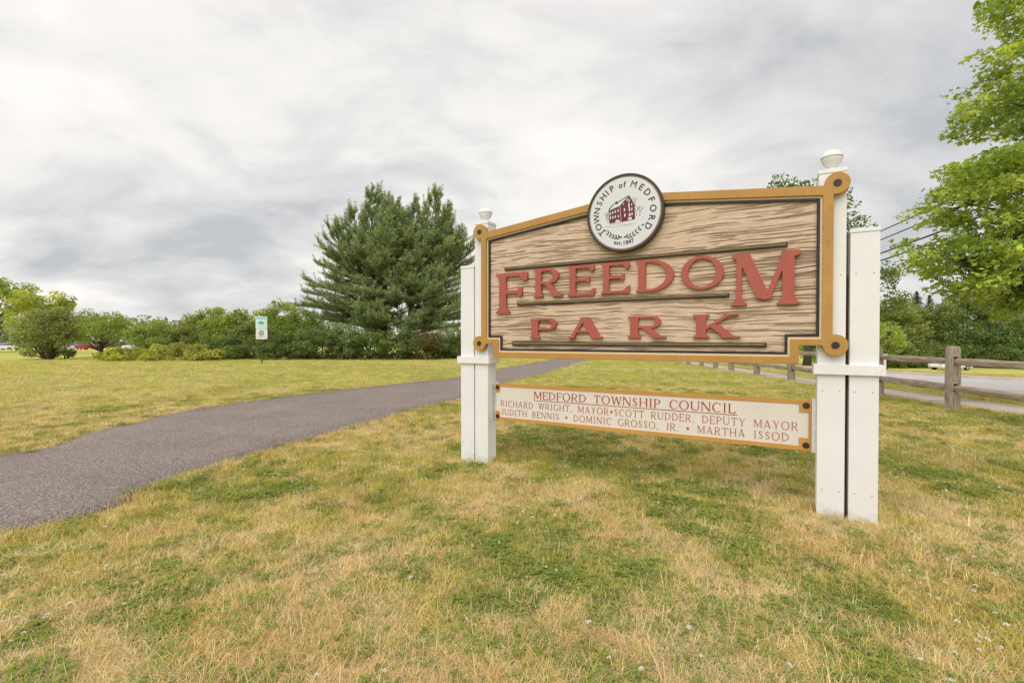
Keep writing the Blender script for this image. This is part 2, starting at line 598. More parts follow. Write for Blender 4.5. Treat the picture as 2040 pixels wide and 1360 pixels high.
def strip(name, A, B, mat, dz, thick=0.0, cross=6, parent=None):
    n = len(A)
    u = np.linspace(0, 1, cross)
    P2 = A[:, None, :] * (1 - u)[None, :, None] + B[:, None, :] * u[None, :, None]
    x, y = P2[..., 0], P2[..., 1]
    z = gz(x, y) + dz
    V = np.stack([x, y, z], -1).reshape(-1, 3)
    i, j = np.meshgrid(np.arange(n - 1), np.arange(cross - 1), indexing='ij')
    a_ = (i * cross + j).ravel()
    F = np.stack([a_, a_ + 1, a_ + cross + 1, a_ + cross], 1)
    if thick:
        base = len(V)
        VL = np.stack([A[:, 0], A[:, 1], gz(A[:, 0], A[:, 1]) + dz - thick], 1)
        VR = np.stack([B[:, 0], B[:, 1], gz(B[:, 0], B[:, 1]) + dz - thick], 1)
        V = np.vstack([V, VL, VR])
        k = np.arange(n - 1)
        FL = np.stack([k * cross, (k + 1) * cross, base + k + 1, base + k], 1)
        FR = np.stack([k * cross + cross - 1, base + n + k, base + n + k + 1, (k + 1) * cross + cross - 1], 1)
        F = np.vstack([F, FL, FR])
    o = fast_mesh(name, V, F, mat, smooth=False, parent=parent)
    if o.data.polygons[0].normal.z < 0:
        o.data.flip_normals()
    return o


tag(strip('path', PN, PF, M['path'], 0.022, 0.08, 8), 'grey asphalt footpath curving across the lawn', None, kind='structure')
nrm_sw = np.gradient(SW_C, axis=0); nrm_sw /= np.linalg.norm(nrm_sw, axis=1)[:, None]
nrm_sw = np.stack([-nrm_sw[:, 1], nrm_sw[:, 0]], 1)
SW_L, SW_R = SW_C + nrm_sw * 0.62, SW_C - nrm_sw * 0.62


def slab_run(L, Rr, i0, i1, k):
    a_, b_ = L[i0:i1 + 1], Rr[i0:i1 + 1]
    return a_, b_


# pavement as separate slabs with open joints (each slab a part)
pav = empty('pavement')
tag(pav, 'pale concrete pavement running behind the rail fence', None, kind='structure')
seglen = np.concatenate([[0], np.cumsum(np.hypot(*np.diff(SW_C, axis=0).T))])


def at_len(C, s_):
    return np.array([np.interp(s_, seglen, C[:, 0]), np.interp(s_, seglen, C[:, 1])])


s_ = 0.0
while s_ < min(seglen[-1], 60) - 1.5:
    e_ = s_ + 1.5
    A2 = np.array([at_len(SW_L, s_ + 0.012), at_len(SW_L, (s_ + e_) / 2), at_len(SW_L, e_ - 0.012)])
    B2 = np.array([at_len(SW_R, s_ + 0.012), at_len(SW_R, (s_ + e_) / 2), at_len(SW_R, e_ - 0.012)])
    strip('slab', A2, B2, M['concrete'], 0.03 + random.uniform(-0.004, 0.004), 0.08, 2, pav)
    s_ = e_
tag(strip('road', RD_N, RD_F, M['road'], -0.06, 0, 14), 'grey asphalt road beyond the fence', None, kind='structure')


def offs(E, d):
    g = np.gradient(E, axis=0); g /= np.linalg.norm(g, axis=1)[:, None]
    return E + np.stack([-g[:, 1], g[:, 0]], 1) * d


tag(strip('kerb', offs(RD_N, 0.16), RD_N, M['concrete'], 0.05, 0.16, 2), 'concrete kerb on the park side of the road', None, kind='structure')
tag(strip('kerb', RD_F, offs(RD_F, -0.16), M['concrete'], 0.05, 0.16, 2), 'concrete kerb on the far side of the road', None, kind='structure')

road_poly = np.vstack([offs(RD_N, 0.16), offs(RD_F, -0.16)[::-1]])
walk_poly = np.vstack([SW_L, SW_R[::-1]])
LOT = np.array([(-130, 72), (-20, 72), (-20, 104), (-130, 104)], float)

STRAW = np.array(srgb(236, 216, 172))
OCHRE = np.array(srgb(230, 208, 132))
YGRN = np.array(srgb(212, 200, 102))
GREEN = np.array(srgb(168, 170, 84))
RUST = np.array(srgb(226, 198, 138))


def turf(x, y, jit=0.0):
    """colour of the turf: straw, yellow-green, green, rusty patches; returns rgb and greenness"""
    x = np.asarray(x, float); y = np.asarray(y, float)
    far = sstep(9, 20, np.hypot(x, y))
    g = fbm(x * 0.75 + 3, y * 0.75, 4, 0) * 0.62 + fbm(x * 2.6, y * 2.6 + 9, 3, 2) * 0.38
    g = (g - 0.5) * 2.3 + 0.45 + jit + 0.16 * np.exp(-(((x + 2.6) / 1.0) ** 2 + ((y - 2.8) / 1.4) ** 2)) + 0.12 * sstep(5, 9, y)
    # greener behind the sign and at the right, dry at the lower middle
    g = g + 0.20 * np.exp(-(((x - 1.6) / 3.0) ** 2 + ((y - 6.2) / 1.6) ** 2)) + 0.22 * sstep(2.0, 5.0, x) * (1 - far)
    g = g - 0.30 * np.exp(-(((x - 0.2) / 1.3) ** 2 + ((y - 2.2) / 0.9) ** 2)) - 0.16 * np.exp(-(((x + 1.2) / 1.0) ** 2 + ((y - 3.4) / 0.9) ** 2))
    stripe = (vn(x * 0.12 + y * 0.05, y * 0.7 + x * 0.2, 5) - 0.5) * 0.5
    g = g * (1 - 0.55 * far) + far * (0.30 + stripe)
    g = np.clip(g, 0, 1)
    o = fbm(x * 1.1 + 40, y * 1.1 + 4, 3, 4)
    rr = sstep(0.56, 0.72, fbm(x * 1.5 + 21, y * 1.5 + 14, 3, 6)) * 0.55
    a1 = sstep(0.0, 0.35, g)[..., None]; a2 = sstep(0.3, 0.62, g)[..., None]; a3 = sstep(0.58, 0.95, g)[..., None]
    c_ = STRAW * (1 - a1) + (STRAW * 0.5 + OCHRE * 0.5) * a1
    c_ = c_ * (1 - a2) + YGRN * a2
    c_ = c_ * (1 - a3) + GREEN * a3
    c_ = c_ * (1 - (rr * (1 - far * 0.7))[..., None]) + RUST * (rr * (1 - far * 0.7))[..., None]
    fy = (far * 0.62)[..., None]
    c_ = c_ * (1 - fy) + np.array(srgb(192, 194, 108)) * fy
    return c_, g


def axis_grid(fine0, fine1, step, lo, hi, grow=1.06):
    a_ = list(np.arange(fine0, fine1 + 1e-6, step))
    s2_ = step; v = a_[-1]
    while v < hi:
        s2_ *= grow; v += s2_; a_.append(v)
    s2_ = step; v = a_[0]
    while v > lo:
        s2_ *= grow; v -= s2_; a_.insert(0, v)
    return np.array(a_)


gx = axis_grid(-7, 9, 0.09, -600, 600, 1.055)
gy = axis_grid(0.5, 12, 0.09, -60, 900, 1.035)
X, Y = np.meshgrid(gx, gy, indexing='ij')
Z = gz(X, Y) + (fbm(X * 1.3, Y * 1.3, 3, 1) - 0.5) * 0.05
inp = in_poly(X, Y, road_poly) | in_poly(X, Y, walk_poly)
nearp = in_poly(X, Y, path_poly)
Z = np.where(inp, gz(X, Y) - 0.12, Z)
Z = np.where(nearp, gz(X, Y) - 0.04, Z)
C_, G_ = turf(X, Y)
dN = np.minimum(dist_line(X, Y, PN), dist_line(X, Y, PF))
ed = (np.exp(-(dN / 0.22) ** 2) * 0.55)[..., None]
C_ = C_ * (1 - ed) + np.array(srgb(178, 118, 70)) * ed
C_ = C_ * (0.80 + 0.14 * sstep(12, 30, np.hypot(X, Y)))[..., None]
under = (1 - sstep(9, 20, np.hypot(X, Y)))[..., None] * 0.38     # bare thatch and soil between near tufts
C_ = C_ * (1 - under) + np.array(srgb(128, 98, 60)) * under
lot = in_poly(X, Y, LOT)[..., None]
C_ = np.where(lot, np.array(srgb(165, 150, 145)), C_)
soil = np.exp(-(((X + 21.4) / 1.5) ** 2 + ((Y - 29.0) / 0.8) ** 2))[..., None]
C_ = C_ * (1 - soil) + np.array(srgb(176, 106, 78)) * soil
# thin turf and soil round the post feet
for fx, fy_ in ((2.62, 3.35), (2.75, 3.25), (-0.25, 5.15)):
    k = (np.exp(-(((X - fx) / 0.22) ** 2 + ((Y - fy_) / 0.14) ** 2)) * 0.7)[..., None]
    C_ = C_ * (1 - k) + np.array(srgb(150, 96, 62)) * k
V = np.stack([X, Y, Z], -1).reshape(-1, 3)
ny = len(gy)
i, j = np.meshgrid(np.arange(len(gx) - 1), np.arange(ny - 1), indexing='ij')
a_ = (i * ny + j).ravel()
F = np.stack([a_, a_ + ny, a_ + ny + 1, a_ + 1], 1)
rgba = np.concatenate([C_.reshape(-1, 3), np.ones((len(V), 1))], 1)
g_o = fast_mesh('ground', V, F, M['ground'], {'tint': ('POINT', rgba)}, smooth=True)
tag(g_o, 'dry summer lawn with green and straw patches', None, kind='structure')

# ------------------------------------------------------------------ 2D shapes by distance fields


def s_box(X, Y, x0, y0, x1, y1):
    return np.maximum(np.maximum(x0 - X, X - x1), np.maximum(y0 - Y, Y - y1))


def s_poly(X, Y, pts):
    pts = np.array(pts, float)
    d = np.full(X.shape, 1e9)
    ins = np.zeros(X.shape, bool)
    n = len(pts)
    for k in range(n):
        ax, ay = pts[k]; bx, by = pts[(k + 1) % n]
        dx, dy = bx - ax, by - ay
        t = np.clip(((X - ax) * dx + (Y - ay) * dy) / (dx * dx + dy * dy + 1e-12), 0, 1)
        d = np.minimum(d, np.hypot(X - ax - t * dx, Y - ay - t * dy))
        if by != ay:
            ins ^= ((ay > Y) != (by > Y)) & (X < (bx - ax) * (Y - ay) / (by - ay) + ax)
    return np.where(ins, -d, d)


def s_ell(X, Y, cx_, cy_, rx, ry):
    return (np.hypot((X - cx_) / rx, (Y - cy_) / ry) - 1) * min(rx, ry)


def s_stroke(X, Y, pts, rads):
    d = np.full(X.shape, 1e9)
    if isinstance(rads, (int, float)): rads = [rads] * len(pts)
    for (ax, ay), (bx, by), ra, rb in zip(pts[:-1], pts[1:], rads[:-1], rads[1:]):
        dx, dy = bx - ax, by - ay
        t = np.clip(((X - ax) * dx + (Y - ay) * dy) / (dx * dx + dy * dy + 1e-12), 0, 1)
        d = np.minimum(d, np.hypot(X - ax - t * dx, Y - ay - t * dy) - (ra + (rb - ra) * t))
    return d


U = lambda *a: np.minimum.reduce(a)
SUB = lambda a, b_: np.maximum(a, -b_)


def contours(Fv, xs, ys, eps):
    s = Fv < 0
    nx, ny_ = Fv.shape
    c4 = s[:-1, :-1] * 1 + s[1:, :-1] * 2 + s[1:, 1:] * 4 + s[:-1, 1:] * 8
    cells = np.argwhere((c4 > 0) & (c4 < 15))
    TB = {1: [(3, 0)], 2: [(0, 1)], 3: [(3, 1)], 4: [(1, 2)], 5: [(3, 2), (1, 0)], 6: [(0, 2)], 7: [(3, 2)],
          8: [(2, 3)], 9: [(2, 0)], 10: [(0, 3), (2, 1)], 11: [(2, 1)], 12: [(1, 3)], 13: [(1, 0)], 14: [(0, 3)]}
    nxt = {}
    pos = {}

    def eid(i_, j_, e):
        if e == 0: return ('h', i_, j_)
        if e == 1: return ('v', i_ + 1, j_)
        if e == 2: return ('h', i_, j_ + 1)
        return ('v', i_, j_)

    def epos(k):
        t_, i_, j_ = k
        if t_ == 'h':
            a0, a1 = Fv[i_, j_], Fv[i_ + 1, j_]; u = a0 / (a0 - a1)
            return (xs[i_] + (xs[i_ + 1] - xs[i_]) * u, ys[j_])
        a0, a1 = Fv[i_, j_], Fv[i_, j_ + 1]; u = a0 / (a0 - a1)
        return (xs[i_], ys[j_] + (ys[j_ + 1] - ys[j_]) * u)
    for i_, j_ in cells:
        for e0, e1 in TB[int(c4[i_, j_])]:
            k0, k1 = eid(i_, j_, e0), eid(i_, j_, e1)
            nxt[k0] = k1
            pos[k0] = epos(k0)
    loops = []
    while nxt:
        k0, k = next(iter(nxt.items()))
        lp = [pos[k0]]
        del nxt[k0]
        while k != k0 and k in nxt:
            lp.append(pos[k])
            k = nxt.pop(k)
        if len(lp) > 3:
            lp = np.array(lp)
            h = len(lp) // 2
            q = rdp(lp[:h + 1], eps)[:-1] + rdp(np.vstack([lp[h:], lp[:1]]), eps)[:-1]
            if len(q) > 2: loops.append(q)
    return loops


def rdp(P, eps):
    keep = [0, len(P) - 1]
    st = [(0, len(P) - 1)]
    while st:
        a0, b0 = st.pop()
        if b0 - a0 < 2: continue
        d = P[b0] - P[a0]
        L = math.hypot(*d) + 1e-12
        seg = P[a0 + 1:b0] - P[a0]
        dd = np.abs(seg[:, 0] * d[1] - seg[:, 1] * d[0]) / L if L > 1e-9 else np.hypot(*seg.T)
        m_ = int(np.argmax(dd))
        if dd[m_] > eps:
            k = a0 + 1 + m_
            keep.append(k); st += [(a0, k), (k, b0)]
    return [tuple(P[k]) for k in sorted(keep)]


def extrude_shape(name, loops, front, thick, mat, parent=None, bevel=0.0):
    """loops in (x, z); front = y of the front face, thick back from it"""
    cu = bpy.data.curves.new(name, 'CURVE')
    cu.dimensions = '2D'
    cu.fill_mode = 'BOTH'
    for lp in loops:
        sp_ = cu.splines.new('POLY')
        sp_.points.add(len(lp) - 1)
        sp_.points.foreach_set('co', np.array([(p[0], p[1], 0, 1) for p in lp], dtype=np.float32).ravel())
        sp_.use_cyclic_u = True
    cu.extrude = max(thick / 2 - bevel, 0)
    if bevel:
        cu.bevel_depth = bevel
        cu.bevel_resolution = 1
        cu.offset = -bevel
    ob = bpy.data.objects.new(name, cu)
    col.objects.link(ob)
    dg = bpy.context.evaluated_depsgraph_get()
    me = bpy.data.meshes.new_from_object(ob.evaluated_get(dg))
    bpy.data.objects.remove(ob)
    n = len(me.vertices)
    co = np.empty(n * 3, dtype=np.float32)
    me.vertices.foreach_get('co', co)
    co = co.reshape(-1, 3)
    new = np.stack([co[:, 0], front + thick / 2 - co[:, 2], co[:, 1]], 1)
    me.vertices.foreach_set('co', new.ravel())
    me.materials.clear()
    me.materials.append(mat)
    me.name = name
    me.update()
    return link(bpy.data.objects.new(name, me), parent)


def field_loops(fn, x0, y0, x1, y1, step, eps=None):
    xs = np.arange(x0 - 2 * step, x1 + 2.01 * step, step)
    ys = np.arange(y0 - 2 * step, y1 + 2.01 * step, step)
    XX, YY = np.meshgrid(xs, ys, indexing='ij')
    Fv = fn(XX, YY)
    Fv = np.where(np.abs(Fv) < 1e-9, 1e-9, Fv)
    return contours(Fv, xs, ys, eps if eps else step * 0.12)


# ---- serif alphabet -------------------------------------------------
def glyph(ch, X, Y, w_, t, h, sf):
    """cap height 1, width w_, stem t, hairline h, serif overhang sf"""
    def stem(x, y0=0.0, y1=1.0, tt=t, foot=True, head=True):
        p = [s_box(X, Y, x - tt / 2, y0, x + tt / 2, y1)]
        b_ = h * 0.8
        if foot:
            p.append(s_poly(X, Y, [(x - tt / 2 - sf, y0), (x + tt / 2 + sf, y0), (x + tt / 2 + sf, y0 + b_ * 0.6), (x + tt / 2 + sf * .25, y0 + b_ * 1.3), (x + tt / 2, y0 + b_ * 2.6), (x - tt / 2, y0 + b_ * 2.6), (x - tt / 2 - sf * .25, y0 + b_ * 1.3), (x - tt / 2 - sf, y0 + b_ * 0.6)]))
        if head:
            p.append(s_poly(X, Y, [(x - tt / 2 - sf, y1), (x + tt / 2 + sf, y1), (x + tt / 2 + sf, y1 - b_ * 0.6), (x + tt / 2 + sf * .25, y1 - b_ * 1.3), (x + tt / 2, y1 - b_ * 2.6), (x - tt / 2, y1 - b_ * 2.6), (x - tt / 2 - sf * .25, y1 - b_ * 1.3), (x - tt / 2 - sf, y1 - b_ * 0.6)]))
        return U(*p)

    def diag(x0, y0, x1, y1, tt):
        # stroke whose horizontal thickness is tt
        return s_poly(X, Y, [(x0 - tt / 2, y0), (x0 + tt / 2, y0), (x1 + tt / 2, y1), (x1 - tt / 2, y1)])

    def sbar(x, y, ww, up):
        b_ = h * 0.75
        if up: return s_box(X, Y, x - ww / 2, y - b_, x + ww / 2, y)
        return s_box(X, Y, x - ww / 2, y, x + ww / 2, y + b_)

    def bowl(x0, yb, yt, xr):
        cy_ = (yb + yt) / 2; ry = (yt - yb) / 2
        k = min(xr - x0, ry * 1.5)
        outer = np.minimum(np.maximum(s_ell(X, Y, xr - k, cy_, k, ry), xr - k - X), s_box(X, Y, x0, yb, xr - k + 0.001, yt))
        ki = max(k - t, k * 0.4)
        inner = np.minimum(np.maximum(s_ell(X, Y, xr - k, cy_, ki, ry - h), xr - k - X), s_box(X, Y, x0 - 0.001, yb + h, xr - k + 0.001, yt - h))
        return np.maximum(outer, -inner)
    x0 = sf + t / 2
    if ch == 'I': return stem(w_ / 2)
    if ch in 'EFL':
        p = [stem(x0, foot=True, head=True)]
        if ch in 'EF':
            p.append(s_poly(X, Y, [(x0, 1), (w_ * .97, 1), (w_, .98), (w_, .80), (w_ - h * 1.3, .78), (w_ - h * 2.4, 1 - h * 1.15), (x0, 1 - h * 1.15)]))
            m_ = 0.52; e = x0 + (w_ - x0) * 0.78
            p.append(s_poly(X, Y, [(x0, m_ - h / 2), (e - h * 1.6, m_ - h / 2), (e - h * .7, m_ - h * 1.3), (e, m_ - h * 1.3), (e, m_ + h * 1.3), (e - h * .7, m_ + h * 1.3), (e - h * 1.6, m_ + h / 2), (x0, m_ + h / 2)]))
        if ch in 'EL':
            p.append(s_poly(X, Y, [(x0, 0), (w_ * .99, 0), (w_ * 1.03, .24), (w_ - h * .8, .22), (w_ - h * 2.4, h * 1.15), (x0, h * 1.15)]))
        return U(*p)
    if ch == 'T':
        return U(stem(w_ / 2, head=False), s_poly(X, Y, [(0, .78), (h, .78), (h * 2.2, 1 - h * 1.1), (w_ - h * 2.2, 1 - h * 1.1), (w_ - h, .78), (w_, .78), (w_, 1), (0, 1)]))
    if ch == 'H': return U(stem(x0), stem(w_ - x0), s_box(X, Y, x0, .5 - h / 2, w_ - x0, .5 + h / 2))
    if ch == 'N':
        tn = max(h, t * .55); xa = sf + tn / 2
        return U(stem(xa, tt=tn, head=False), stem(w_ - xa, tt=tn, foot=False), diag(xa + t * .25, 1, w_ - xa - t * .15, 0, t * 1.25), sbar(xa - sf * .3, 1, sf * 2 + tn, True))
    if ch == 'M':
        tn = max(h, t * .5); xa = sf + tn / 2; xb = w_ - x0; v = w_ * .49
        return U(stem(xa, tt=tn, head=False), stem(xb, head=False), diag(xa + t * .35, 1, v, 0.13, t * 1.2), diag(xb - t * .1, 1, v + t * .3, 0.13, tn * 1.05),
                 s_poly(X, Y, [(xa - sf * 1.3, 1), (xa + t * .9, 1), (xa + t * .6, 1 - h * 1.5), (xa - sf * 1.3, 1 - h)]), s_poly(X, Y, [(xb - t * .6, 1), (xb + t / 2 + sf, 1), (xb + t / 2 + sf, 1 - h), (xb, 1 - h * 1.8)]),
                 s_ell(X, Y, v + t * .1, 0.155, t * .6, .05))
    if ch == 'D': return U(stem(x0), bowl(x0, 0, 1, w_))
    if ch == 'P': return U(stem(x0), bowl(x0, .42, 1, w_))
    if ch == 'B': return U(stem(x0), bowl(x0, .5 - h / 2, 1, w_ * .93), bowl(x0, 0, .5 + h / 2, w_))
    if ch == 'R':
        xe = w_ - t * .6 - sf * .3
        return U(stem(x0), bowl(x0, .45, 1, w_ * .90), diag(x0 + (w_ - x0) * .36, .5, xe, 0, t * 1.12), sbar(xe + sf * .1, 0, t * 1.2 + sf * 1.5, False))
    if ch == 'K':
        xe = w_ - t * .6 - sf * .3
        return U(stem(x0), diag(x0 + t * .3, .36, w_ - sf - t * .35, 1, max(h * 1.5, t * .6)), diag(x0 + (w_ - x0) * .34, .56, xe, 0, t * 1.2), sbar(w_ - sf - t * .3, 1, t * .8 + sf * 1.8, True), sbar(xe + sf * .1, 0, t * 1.3 + sf * 1.6, False))
    if ch == 'A':
        a0, a1 = sf + h * .6, w_ - sf - t * .55
        return U(diag(a0, 0, w_ * .46, 1, max(h * 1.1, t * .5)), diag(a1, 0, w_ * .47, 1, t * 1.15), s_box(X, Y, w_ * .26, .28, w_ * .72, .28 + h * .9), sbar(a0, 0, sf * 2 + h, False), sbar(a1, 0, sf * 1.7 + t, False))
    if ch == 'O': return SUB(s_ell(X, Y, w_ / 2, .5, w_ / 2, .52), s_ell(X, Y, w_ / 2, .5, w_ / 2 - t, .52 - h))
    if ch in 'CG':
        ring = SUB(s_ell(X, Y, w_ * .54, .5, w_ * .54, .52), s_ell(X, Y, w_ * .54 + t * .25, .5, w_ * .54 - t * .8, .52 - h))
        cut = s_poly(X, Y, [(w_ * .62, .5), (w_ * 1.3, .86), (w_ * 1.3, .10 if ch == 'C' else .3)])
        cut = np.minimum(cut, w_ * .93 - X)
        p = [SUB(ring, cut), s_box(X, Y, w_ * .93 - h, .70, w_ * .93, .95)]
        if ch == 'G': p.append(s_box(X, Y, w_ - t * 1.1, .04, w_ - t * .1, .45)); p.append(sbar(w_ - t * .6, .46, t + sf * 1.6, True))
        return U(*p)
    if ch == 'J':
        xc = w_ - sf - t / 2
        return U(stem(xc, y0=.2, foot=False), s_stroke(X, Y, [(xc, .25), (xc - t * .2, .1), (xc - t * .9, .03), (xc - t * 1.7, .08)], [t / 2, t * .42, h * .5, h * .7]))
    if ch == 'U':
        tn = max(h, t * .55); xa, xb = x0, w_ - sf - tn / 2
        pts = [(xa, .42), (xa + .01, .25), (xa + (xb - xa) * .18, .10), (xa + (xb - xa) * .5, .03), (xa + (xb - xa) * .82, .10), (xb, .26), (xb, .42)]
        return U(stem(xa, y0=.4, foot=False), stem(xb, y0=.4, tt=tn, foot=False), s_stroke(X, Y, pts, [t / 2, t / 2, t * .42, h * .55, tn * .5, tn * .5, tn * .5]))
    if ch == 'S':
        pts = [(w_ * .84, .72), (w_ * .80, .88), (w_ * .55, .965), (w_ * .28, .90), (w_ * .19, .74), (w_ * .32, .59), (w_ * .62, .46), (w_ * .80, .31), (w_ * .76, .13), (w_ * .48, .035), (w_ * .2, .10), (w_ * .12, .29)]
        k = [h * .4, h * .5, h * .55, t * .38, t * .46, t * .52, t * .52, t * .46, t * .38, h * .55, h * .5, h * .4]
        return s_stroke(X, Y, pts, k)
    if ch == 'W':
        q = w_ / 4; tn = max(h, t * .5)
        return U(diag(sf + t / 2, 1, q * 1.15, 0, t), diag(q * 1.15, 0, q * 2, .97, tn), diag(q * 2, .97, q * 3, 0, t), diag(q * 3, 0, w_ - sf - tn / 2, 1, tn), sbar(sf + t / 2, 1, t + sf * 2, True), sbar(w_ - sf - tn / 2, 1, tn + sf * 2, True))
    if ch == 'Y':
        tn = max(h, t * .5)
        return U(stem(w_ / 2, y1=.45, head=False), diag(sf + t / 2, 1, w_ / 2, .4, t), diag(w_ - sf - tn / 2, 1, w_ / 2 + t * .2, .4, tn), sbar(sf + t / 2, 1, t + sf * 2, True), sbar(w_ - sf - tn / 2, 1, tn + sf * 2, True))
    if ch == '.': return s_ell(X, Y, w_ / 2, .06, .06, .06)
    if ch == ',': return U(s_ell(X, Y, w_ / 2, .06, .06, .06), s_stroke(X, Y, [(w_ / 2 + .02, .05), (w_ / 2 - .02, -.1)], [.045, .015]))
    if ch == '*': return s_ell(X, Y, w_ / 2, .48, .19, .19)
    raise ValueError(ch)


def glyph_loops(ch, w_, t, h, sf, step):
    return field_loops(lambda X_, Y_: glyph(ch, X_, Y_, w_, t, h, sf), -0.15, -0.2, w_ + 0.15, 1.1, step)


GW = dict(A=.84, B=.66, C=.78, D=.82, E=.64, F=.60, G=.84, H=.86, I=.34, J=.42, K=.8, L=.62, M=1.0, N=.86, O=.92, P=.64, R=.76, S=.58, T=.74, U=.84, W=1.12, Y=.78)
GW.update({'.': .2, ',': .24, '*': .5, ' ': .62})
_gc = {}


def text_words(*a, **k):
    words = [[]]
    for c, lps in text_loops(*a, **k):
        if c == ' ': words.append([])
        elif c == '*': words += [lps, []]
        else: words[-1] += lps
    return [w_ for w_ in words if w_]


def text_loops(s, x0, x1, zb, hh, t, h, sf, track=.16):
    adv = [GW[c] for c in s]
    tot = sum(adv) + track * (len(s) - 1)
    k = (x1 - x0) / tot
    res = []
    x = x0
    for c, a_ in zip(s, adv):
        if c == ' ': res.append((c, []))
        else:
            if (c, t) not in _gc: _gc[(c, t)] = glyph_loops(c, GW[c], t, h, sf, 0.025)
            res.append((c, [[(x + px * k, zb + pz * hh) for px, pz in lp] for lp in _gc[(c, t)]]))
        x += (a_ + track) * k
    return res


# ------------------------------------------------------------------ the park sign
TH = math.atan(930 / 1625)
sign = empty('park_sign', (-0.353, 5.21, 0), -TH, 'large tan carved wooden park sign with ochre frame, reading FREEDOM PARK, on white posts', 'sign')

OUT = [(.02, 1.353), (.18, 1.353), (.18, 1.202), (3.03, 1.205), (3.03, 1.353), (3.25, 1.353), (3.25, 2.578), (1.637, 2.757), (.02, 2.575)]
INN = [(.088, 1.403), (.24, 1.403), (.24, 1.262), (2.97, 1.262), (2.97, 1.403), (3.182, 1.403), (3.182, 2.512), (1.637, 2.688), (.088, 2.508)]
CIRC = [(0, 2.592), (3.273, 2.592), (-.005, 1.356), (3.268, 1.356)]
FW = -0.018      # front of the frame


def frame_f(X_, Y_):
    p = [s_poly(X_, Y_, OUT)] + [s_ell(X_, Y_, c[0], c[1], .083, .083) for c in CIRC]
    return SUB(U(*p), s_poly(X_, Y_, INN))


fr = extrude_shape('frame', field_loops(frame_f, -.1, 1.18, 3.38, 2.8, .008), FW, .058, M['gold'], sign, .003)
for c in CIRC:
    lp = [[(c[0] + .027 * math.cos(q * PI / 10), c[1] + .027 * math.sin(q * PI / 10)) for q in range(20)]]
    extrude_shape('bolt_head', lp, FW - .006, .008, M['bolt'], fr, .001)



def miter(poly, d):
    """polygon moved inwards by d with sharp corners (poly runs counter-clockwise)"""
    res = []
    n_ = len(poly)
    for k in range(n_):
        p0, p1, p2 = (np.array(poly[(k + q) % n_]) for q in (-1, 0, 1))
        a_, b_ = p1 - p0, p2 - p1
        a_ = a_ / np.hypot(*a_); b_ = b_ / np.hypot(*b_)
        na, nb_ = np.array([-a_[1], a_[0]]), np.array([-b_[1], b_[0]])
        m_ = na + nb_; m_ = m_ / (m_ @ na)
        res.append(tuple(p1 + m_ * d / (np.hypot(*m_) ** 2) * (m_ @ m_)))
    return res


# cream lip just inside the frame, then the black line
extrude_shape('lip', [miter(INN, -.004), miter(INN, .017)], .002, .03, paint('tan_lip_paint', srgb(222, 196, 156), .06, .6, scale=4), sign)
extrude_shape('inset_line', [miter(INN, .0172), miter(INN, .038)], .000, .03, M['navy'], sign)
extrude_shape('back_board', [OUT], .030, .020, M['hole'], sign)

# sandblasted face: ridges and grooves as real relief
gs = np.arange(.08, 3.19, .010)
gzs = np.arange(1.25, 2.70, .0028)
S_, Zz = np.meshgrid(gs, gzs, indexing='ij')
wv = (fbm(S_ * 1.1, Zz * 2.5, 3, 1) - .5) * .085 + (fbm(S_ * 5, Zz * 6, 2, 3) - .5) * .012
zz = Zz + wv
n1 = vn(S_ * 2.0 + 50, zz * 104, 0)
n2 = vn(S_ * 4.0 + 9, zz * 160, 1)
n3 = fbm(S_ * 4.0, zz * 75, 3, 2)
n4 = vn(S_ * 7, zz * 150, 5)
area = fbm(S_ * 1.6 + 4, Zz * 3 + 8, 3, 4)
gro = sstep(.62, .74, n1 * .6 + n2 * .4 + (area - .5) * .45 + .03 * sstep(1.6, 3.0, S_))
gro = np.maximum(gro, sstep(.64, .72, n3) * .75)
gro = np.clip(gro + .12 * (n4 - .5), 0, 1)
dep = .016 + .009 * gro + .0035 * (1 - n2) + .0015 * n4
kn = s_poly(S_, Zz, INN)
ok = kn < -.025
V = np.stack([S_, dep, Zz], -1).reshape(-1, 3)
nz = len(gzs)
i, j = np.meshgrid(np.arange(len(gs) - 1), np.arange(nz - 1), indexing='ij')
i = i.ravel(); j = j.ravel()
okc = ok[i, j] & ok[i + 1, j] & ok[i, j + 1] & ok[i + 1, j + 1]
i, j = i[okc], j[okc]
F = np.stack([i * nz + j, (i + 1) * nz + j, (i + 1) * nz + j + 1, i * nz + j + 1], 1)
used = np.unique(F)
remap = -np.ones(len(V), int); remap[used] = np.arange(len(used))
gcol_ = np.repeat(gro.reshape(-1, 1), 4, 1)[used]
fast_mesh('carved_face', V[used], remap[F], M['wood'], {'groove': ('POINT', gcol_)}, smooth=True, parent=sign)

# three raised bars
for (x0, x1, zb, zt) in ((.313, 2.949, 2.142, 2.178), (.468, 2.524, 1.76, 1.795), (.407, 2.804, 1.337, 1.375)):
    br = MB().box(x0, -.002, zb, x1, .026, zt).build('raised_bar', M['navy'], sign, bevel=.002)
    MB().box(x0 + .012, -.0055, zb + .0125, x1 - .012, .004, zt - .007).build('bar_face', M['olive'], br)
    for q in (.22, .58, .83):
        bx = x0 + (x1 - x0) * q
        MB().box(bx - .004, -.0075, zb + .014, bx + .004, -.0045, zb + .022).build('screw_head', M['steel'], br)

